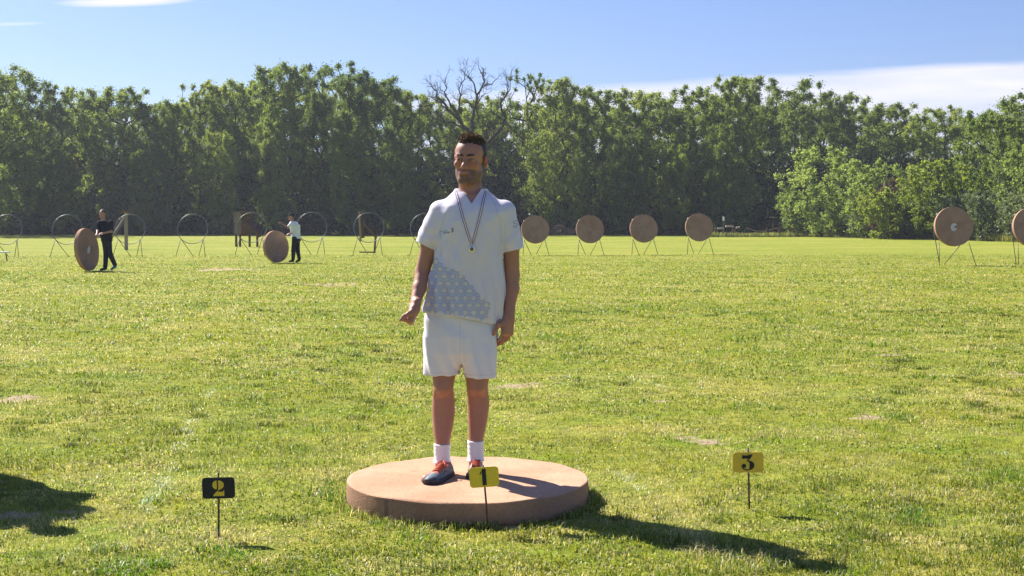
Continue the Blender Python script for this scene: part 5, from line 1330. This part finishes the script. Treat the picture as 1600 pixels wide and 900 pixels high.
        b.build('laces', M['lace'], par_, True)
    zt_ = .1215
    h1 = G(703, 741, zt_); t1 = G(660, 763, zt_); shoe(h1, h1+unit(t1-h1)*.312, 1, False)
    h2 = G(742, 733, zt_); t2 = h2+np.array((.012, -.305, 0)); shoe(h2, t2, 2, True)
    tag(root, 'bearded man in white shirt and shorts wearing a medal, standing on the straw podium', 'person')
    return root, shirt
man, shirt_ob = champion()

# the medal hangs on the shirt: a thing of its own
def medal():
    from mathutils import Vector as Ve
    trees = []
    for ch in man.children:
        if ch.name.startswith(('shirt', 'body')):
            trees.append(BVHTree.FromPolygons([man.location+v_.co for v_ in ch.data.vertices], [tuple(p.vertices) for p in ch.data.polygons]))
    def hit(px, py, lift=.003):
        o_ = Ve((0, 0, CAM_H)); d = Ve(ray(px, py)).normalized(); best = None
        for t in trees:
            h = t.ray_cast(o_, d)
            if h[0] is not None and (best is None or h[3] < best[3]): best = h
        return np.array(best[0])+np.array(best[1])*lift if best else P(px, py, YB-.13)
    root = empty('medal', tuple(P(737, 389, YB-.14))); o = np.array(root.location)
    b = MB()
    def band(path, w=.0062):
        W_ = [hit(x, y) for x, y in path]
        # rest taut: smooth the depth a little
        for _ in range(2):
            W2 = [W_[0]]+[np.array((W_[i][0], min(W_[i][1], (W_[i-1][1]+W_[i+1][1])/2), W_[i][2])) for i in range(1, len(W_)-1)]+[W_[-1]]; W_ = W2
        V = []; lanes = (-1, -.45, .45, 1)
        for i, p in enumerate(W_):
            t = unit(W_[min(i+1, len(W_)-1)]-W_[max(i-1, 0)]); sd_ = unit(np.cross(t, (0, -1, 0)))
            for l_ in lanes: V.append(tuple(p+sd_*l_*w-o))
        for L_ in range(3):
            Fs = [(4*i+L_, 4*i+L_+1, 4*(i+1)+L_+1, 4*(i+1)+L_) for i in range(len(W_)-1)]
            bb = len(b.v)
            b.add([V[j] for f_ in Fs for j in f_], [tuple(range(4*k, 4*k+4)) for k in range(len(Fs))], L_)
    n = 16
    Lp = [(712.5+(735.5-712.5)*t-.8*math.sin(t*3.1), 299+(379-299)*t) for t in np.linspace(0, 1, n)]
    Rp = [(758.5+(738.5-758.5)*t+1.0*math.sin(t*3.1), 298+(379-298)*t) for t in np.linspace(0, 1, n)]
    band(Lp); band(Rp); band([(737, 377), (737, 380), (737, 383.5)])
    # round the back of the neck
    a0 = hit(*Lp[0]); a1 = hit(*Rp[0]); c = P(736, 297, YB+.015); pts = []
    for t in np.linspace(0, 1, 12):
        th = math.pi*(1-t); p = c+np.array((math.cos(th)*.083, math.sin(th)*.088, .006)); 
        if t == 0: p = a0
        if t == 1: p = a1
        pts.append(tuple(p-o))
    b.tube(pts, .0028, 6, 1)
    M['rib_red'] = mat('ribbon_red', (.30, .03, .06), .6, .2); M['rib_white'] = mat('ribbon_white', (.75, .72, .78), .6, .2); M['rib_blue'] = mat('ribbon_blue', (.04, .05, .25), .6, .2)
    b.build('ribbon', [M['rib_red'], M['rib_white'], M['rib_blue']], root)
    c = hit(737, 389, .006)
    d = MB(); d.lathe([(0.0005, .0022), (.0085, .0022), (.0095, .0035), (.0105, .0035)], 32, 1); d.lathe([(.0105, .0035), (.0155, .0030), (.0175, .0015), (.0175, -.0015), (.0005, -.002)], 32, 0)
    q = Matrix.Rotation(math.pi/2, 3, 'X'); d.v = [tuple(q @ Vector(v_)) for v_ in d.v]
    k = d.build('medallion', [mat('silver', (.80, .80, .76), .3, .5, .75), mat('bronze_centre', (.16, .13, .08), .4, .5, .6)], root, True); k.location = c-o
    r = MB(); r.tube([((.0045*math.cos(t)), 0, .0045*math.sin(t)) for t in np.linspace(0, 2*math.pi, 13)[:-1]], .001, 5, closed=True); k2 = r.build('ring', M['galv'], root, True); k2.location = c-o+np.array((0, 0, .021))
    tag(root, 'round medal on a narrow red white and blue ribbon round the man\'s neck', 'medal')
medal()

# ------------------------------------------------------------------ the two men in the distance
def figure(name, Y, j, label, shirt_c, trouser_c, hair, vx=.011):
    """j: joints in picture pixels at distance Y (with depth offsets)"""
    def p(k): a = j[k]; return P(a[0], a[1], Y+(a[2] if len(a) > 2 else 0))
    g = P(j['base'][0], j['base'][1], Y); root = empty(name, (g[0], Y, float(gz(Y)))); o = np.array(root.location)
    lo = np.array((P(j['x'][0], 0, Y)[0], Y-.5, float(gz(Y))-.02)); hi = np.array((P(j['x'][1], 0, Y)[0], Y+.5, float(gz(Y))+1.95))
    def out(v_, nm, m_, c=None):
        me = v_.mesh(nm)
        if c is not None: set_color(me, c(verts(me)) if callable(c) else np.tile(np.array(c), (len(me.vertices), 1)))
        me.transform(Matrix.Translation(-Vector(o))); return link(nm, me, m_, root, True)
    v = Vol(lo, hi, vx)
    hc = p('head'); L, Rm = head(v, hc, j['yaw'], 0, .98)
    v.cap(p('neck'), hc+np.array((0, .01, -.05)), .055, .052, .03); v.loft([(p('hip')[2]-.05, p('hip')[0], Y, .15, .10), (p('waist')[2], p('waist')[0], Y, .14, .10), (p('chest')[2], p('chest')[0], Y, .165, .11), (p('neck')[2]-.03, p('neck')[0], Y, .10, .07)], .04)
    for s_ in ('r', 'l'):
        v.cap(p('sh'+s_), p('el'+s_), .048, .038, .03); v.cap(p('el'+s_), p('wr'+s_), .038, .026, .02)
        d = unit(p('wr'+s_)-p('el'+s_)); hand(v, p('wr'+s_), d, j['n'+s_], j['t'+s_], (.4, .5, .3), ((.6, .8, .2), (.9, .3, .3), (.9, 0, .4)))
        v.cap(p('hp'+s_), p('kn'+s_), .075, .055, .03); v.cap(p('kn'+s_), p('an'+s_), .052, .036, .02)
    out(v, 'body', M['skin'], (.40, .21, .16))
    s = Vol(lo, hi, vx*.8)
    fn = lambda x, y, z: .008*snoise((x, y, z), 13, 2)
    s.loft([(p('hip')[2]-.02, p('hip')[0], Y, .185, .135), (p('waist')[2], p('waist')[0], Y, .175, .13), (p('chest')[2], p('chest')[0], Y, .20, .135), (p('neck')[2]-.05, p('neck')[0], Y, .13, .09), (p('neck')[2]-.015, p('neck')[0], Y, .075, .07)], .05, extra=fn)
    for s_ in ('r', 'l'):
        a = p('sh'+s_); e = p('el'+s_); s.cap(a, a+(e-a)*.72, .070, .062, .04)
    out(s, 'shirt', M['cloth'], shirt_c)
    s = Vol(lo, hi, vx*.8)
    s.loft([(p('hip')[2]-.10, p('hip')[0], Y, .165, .12), (p('hip')[2]+.04, p('hip')[0], Y, .160, .118)], .04)
    for s_ in ('r', 'l'): s.cap(p('hp'+s_), p('kn'+s_), .098, .078, .05); s.cap(p('kn'+s_), p('an'+s_)+np.array((0, 0, .02)), .078, .062, .03)
    out(s, 'trousers', M['cloth'], trouser_c)
    for s_ in ('r', 'l'):
        s = Vol(lo, hi, vx*.7); a = p('an'+s_); t = p('to'+s_); s.cap(a+np.array((0, 0, -.03)), t, .045, .036, .03); s.cap(a, a+np.array((0, 0, -.04)), .045, .048, .02)
        out(s, 'shoe', M['cloth'], j['shoe'+s_])
    h = Vol(hc-.2, hc+np.array((.2, .2, .25)), .007); I = np.array
    if hair == 'cap':
        h.ell(L(0, .012, .052), (.086, .106, .085), .01, rot=Rm); h.ell(L(0, -.115, .045), (.060, .060, .012), .015, rot=Rm)
        sl, X = h.region(hc-.2, hc+.25); h.a[sl] = np.maximum(h.a[sl], (hc[2]+.032-X[2]+0*X[0]+0*X[1]).astype(np.float32)); out(h, 'cap', M['cloth'], (.03, .035, .05))
        h = Vol(hc-.2, hc+.2, .007); h.ell(L(0, .028, .015), (.080, .088, .062), .01, rot=Rm); sl, X = h.region(hc-.2, hc+.2); h.a[sl] = np.maximum(h.a[sl], (X[2]-hc[2]-.045+0*X[0]+0*X[1]).astype(np.float32)); out(h, 'hair', M['hair'], (.04, .03, .025))
    else:
        h.ell(L(0, .022, .055), (.084, .100, .085), .01, rot=Rm); h.ell(L(0, -.11, .0), (.07, .055, .075), .01, 'sub', rot=Rm)
        sl, X = h.region(hc-.2, hc+.25); h.a[sl] = np.maximum(h.a[sl], (hc[2]+.0-X[2]+0*X[0]+0*X[1]).astype(np.float32)); out(h, 'hair', M['hair'], (.05, .036, .028))
    tag(root, label, 'person')
    return root
M['cloth'] = mat('cloth', attr='paint', rough=.85, spec=.1)
Yf = float(G(168, 424)[1])
walker = figure('person', Yf, dict(x=(140, 195), base=(168, 424), yaw=R(-20), head=(160, 334.5), neck=(162, 344), chest=(164, 352), waist=(165, 364), hip=(167, 371),
    shr=(155.5, 348, -.02), elr=(152.5, 360, -.10), wrr=(151.5, 365.5, -.30), shl=(173, 348, .02), ell=(173.5, 361.5, -.06), wrl=(160, 364.5, -.30), nr=(0, 0, -1), tr=(1, -.2, 0), nl=(0, 0, -1), tl=(-.4, -1, 0),
    hpr=(163.5, 372, -.04), knr=(166, 395, -.05), anr=(164.5, 417.5, -.02), tor=(158, 421.5, -.06), hpl=(169, 372, .05), knl=(171.5, 396, .08), anl=(179.5, 414.5, .12), tol=(174.5, 420.5, .10), shoer=(.03, .03, .035), shoel=(.08, .22, .26)),
    'man in dark shirt and trousers walking and rolling a straw butt at the left', (.022, .022, .032), (.02, .022, .035), 'hair')
Yc = float(G(463, 411)[1])
capman = figure('person', Yc, dict(x=(430, 485), base=(462, 411), yaw=R(-70), head=(455, 338.5), neck=(457.5, 345), chest=(460.5, 352), waist=(461.5, 363), hip=(463, 372),
    shr=(456, 349, -.17), elr=(449.5, 355.5, -.32), wrr=(441, 350, -.40), shl=(463, 350, .17), ell=(466, 361, .05), wrl=(453, 365, -.15), nr=(0, 0, -1), tr=(0, -1, 0), nl=(-.3, 0, -1), tl=(0, -1, 0),
    hpr=(460.5, 373, -.08), knr=(458.5, 391, -.1), anr=(458, 405.5, -.08), tor=(452.5, 408.5, -.1), hpl=(464.5, 373, .08), knl=(465, 391, .06), anl=(467.5, 404.5, .06), tol=(463, 409, .04), shoer=(.02, .02, .02), shoel=(.02, .02, .02)),
    'man in white shirt, dark trousers and dark cap pushing a straw butt', (.78, .78, .80), (.02, .022, .03), 'cap')
# two more people wait just outside the left edge; their shadow falls into the picture
for (x, y, rz, lab) in ((-3.52, 7.76, .5, 'person waiting beyond the left picture edge, nearer the camera'), (-3.56, 8.14, -.3, 'person waiting beyond the left picture edge, farther back')):
    c = copy_tree(capman if y > 8.0 else walker); c.location = (x, y, 0); c.rotation_euler.z = rz; tag(c, lab, 'person', 'people waiting outside the picture')

# ------------------------------------------------------------------ NUMBER SIGNS
M['yellow'] = mat('yellow_enamel', (.98, .68, .04), .45, .4, noise=[(60, .35, (.68, .50, .05)), (14, .25, (.75, .55, .04))])
M['ochre'] = mat('ochre_enamel', (.88, .58, .05), .45, .4, noise=[(50, .35, (.66, .42, .06))])
M['black_enamel'] = mat('black_enamel', (.012, .013, .02), .5, .4)
M['pole'] = mat('rusted_pole', (.035, .03, .03), .6, .4, noise=(30, .8, (.16, .07, .04)))
M['rust'] = mat('rust_band', (.30, .11, .03), .8, .2)
def extr(b, poly, d, mi=0, y0=0.):
    """polygon in x,z given thickness towards the camera"""
    n = len(poly); pts = [(x, y0, z) for x, z in poly]+[(x, y0-d, z) for x, z in poly]
    tri = tessellate_polygon([[Vector((x, z, 0)) for x, z in poly]])
    Fs = [tuple(t) for t in tri]+[tuple(i+n for i in t)[::-1] for t in tri]+[(i, (i+1) % n, (i+1) % n+n, i+n) for i in range(n)]
    b.add(pts, Fs, mi)
def arc(cx, cy, rx, ry, a0, a1, n=14): return [(cx+rx*math.cos(R(a0+(a1-a0)*i/n)), cy+ry*math.sin(R(a0+(a1-a0)*i/n))) for i in range(n+1)]
def number_sign(num, bx, by, ctr, w, h, tilt, top_y, label, plate, digit, lean=0, yaw=0.):
    g0 = G(bx, by, 0.); Y = float(g0[1]); g0[2] = float(ground_z(g0[0], g0[1])); k = 1/ppm(Y)
    root = empty('number_sign', tuple(g0)); o = g0; c = P(ctr[0], ctr[1], Y)-o; tp = P(ctr[0]+lean, top_y, Y)-o
    c_, s_ = math.cos(tilt), math.sin(tilt)
    def T(pts): return [(c[0]+(c_*x-s_*z)*k, c[2]+(s_*x+c_*z)*k) for x, z in pts]
    b = MB(); r_ = 5.5; hw, hh = w/2, h/2
    pl = arc(hw-r_, hh-r_, r_, r_, 0, 90, 6)+arc(-hw+r_, hh-r_, r_, r_, 90, 180, 6)+arc(-hw+r_, -hh+r_, r_, r_, 180, 270, 6)+arc(hw-r_, -hh+r_, r_, r_, 270, 360, 6)
    extr(b, T(pl), .0022, 0, -.006); b.build('plate', M[plate], root)
    b = MB(); b.tube([(0, 0, -.08), (c[0]*.5, 0, c[2]*.5), (tp[0], .0, tp[2])], .0048, 8); po = b.build('pole', M['pole'], root, True)
    if num == 2:
        b = MB(); b.tube([(c[0]*.8, 0, c[2]-.075), (c[0]*.85, 0, c[2]-.058)], .0058, 8); b.build('rust_band', M['rust'], po, True)
    b = MB()
    if num == 1:
        polys = [[(-3.2, 13), (3.2, 13), (3.4, -12), (3.9, -12.6), (-3.4, -12.6), (-3.2, -12)], [(-4.1, 10.5), (-4.1, 6.5), (-6.4, 4.2), (-7, 4.4), (-6.2, 7)]]
    elif num == 2:
        Z = lambda pts: [((x-382)/6.2, (318-z)/6.2) for x, z in pts]
        left = arc(358, 286, 41, 43, 262, 96, 16); left = [(x, z) for x, z in left]
        polys = [Z([(366, 244)]+[(365-42*math.sin(t), 287-43*math.cos(t)) for t in np.linspace(0, 3.05, 14)]+[(366, 322), (368, 300), (366, 270)]),
                 Z([(381, 243)]+[(381+55*math.sin(t), 288-46*math.cos(t)) for t in np.linspace(0.2, 2.3, 12)]+[(400, 332), (372, 345), (352, 362), (338, 378), (325, 396), (340, 396), (437, 396), (437, 336), (425, 352), (400, 356), (372, 352), (378, 336), (381, 320)]),
                 ]
    else:
        Z = lambda pts: [((x-410)/6.4, (300-z)/6.4) for x, z in pts]
        polys = [Z([(348, 219), (356, 228), (400, 230), (456, 216), (440, 250), (418, 272), (410, 292), (396, 292), (402, 272), (412, 262), (370, 261), (350, 268)]),
                 Z([(x, z) for x, z in arc(367, 336, 23, 22, 0, 350, 18)]), Z([(354, 352), (372, 366), (400, 371), (410, 368), (410, 378), (390, 381), (366, 374), (350, 360)]),
                 Z([(412, 285)]+[(418+55*math.sin(t), 330-48*math.cos(t)) for t in np.linspace(.1, 3.0, 14)]+[(416, 378), (424, 350), (424, 315)])]
    for i, p_ in enumerate(polys): extr(b, T(p_), .0012, 0, -.0088-.0004*(i % 3))
    b.build('numeral', M[digit], root)
    b = MB()
    for sz in (-1, 1): b.tube([(c[0], -.0086, c[2]+sz*(hh-3)*k), (c[0], -.0100, c[2]+sz*(hh-3)*k)], .0028, 8)
    if num != 2: b.build('rivet', M['pole'], root)
    tag(root, label, 'number sign')
    return root
number_sign(1, 763, 829, (756.5, 745), 46.5, 32, R(4), 727, 'tilted yellow sign with a black 1 in front of the straw podium', 'yellow', 'black_enamel', lean=-2)
number_sign(2, 341.5, 842, (342, 762), 51.5, 33.5, R(1.5), 739, 'black sign with a yellow 2 on a thin stake left of the podium', 'black_enamel', 'ochre', lean=-1)
number_sign(3, 1171.5, 799, (1168.5, 722), 48.5, 32, R(0), 700.5, 'ochre yellow sign with a black 3 on a thin stake right of the podium', 'ochre', 'black_enamel')
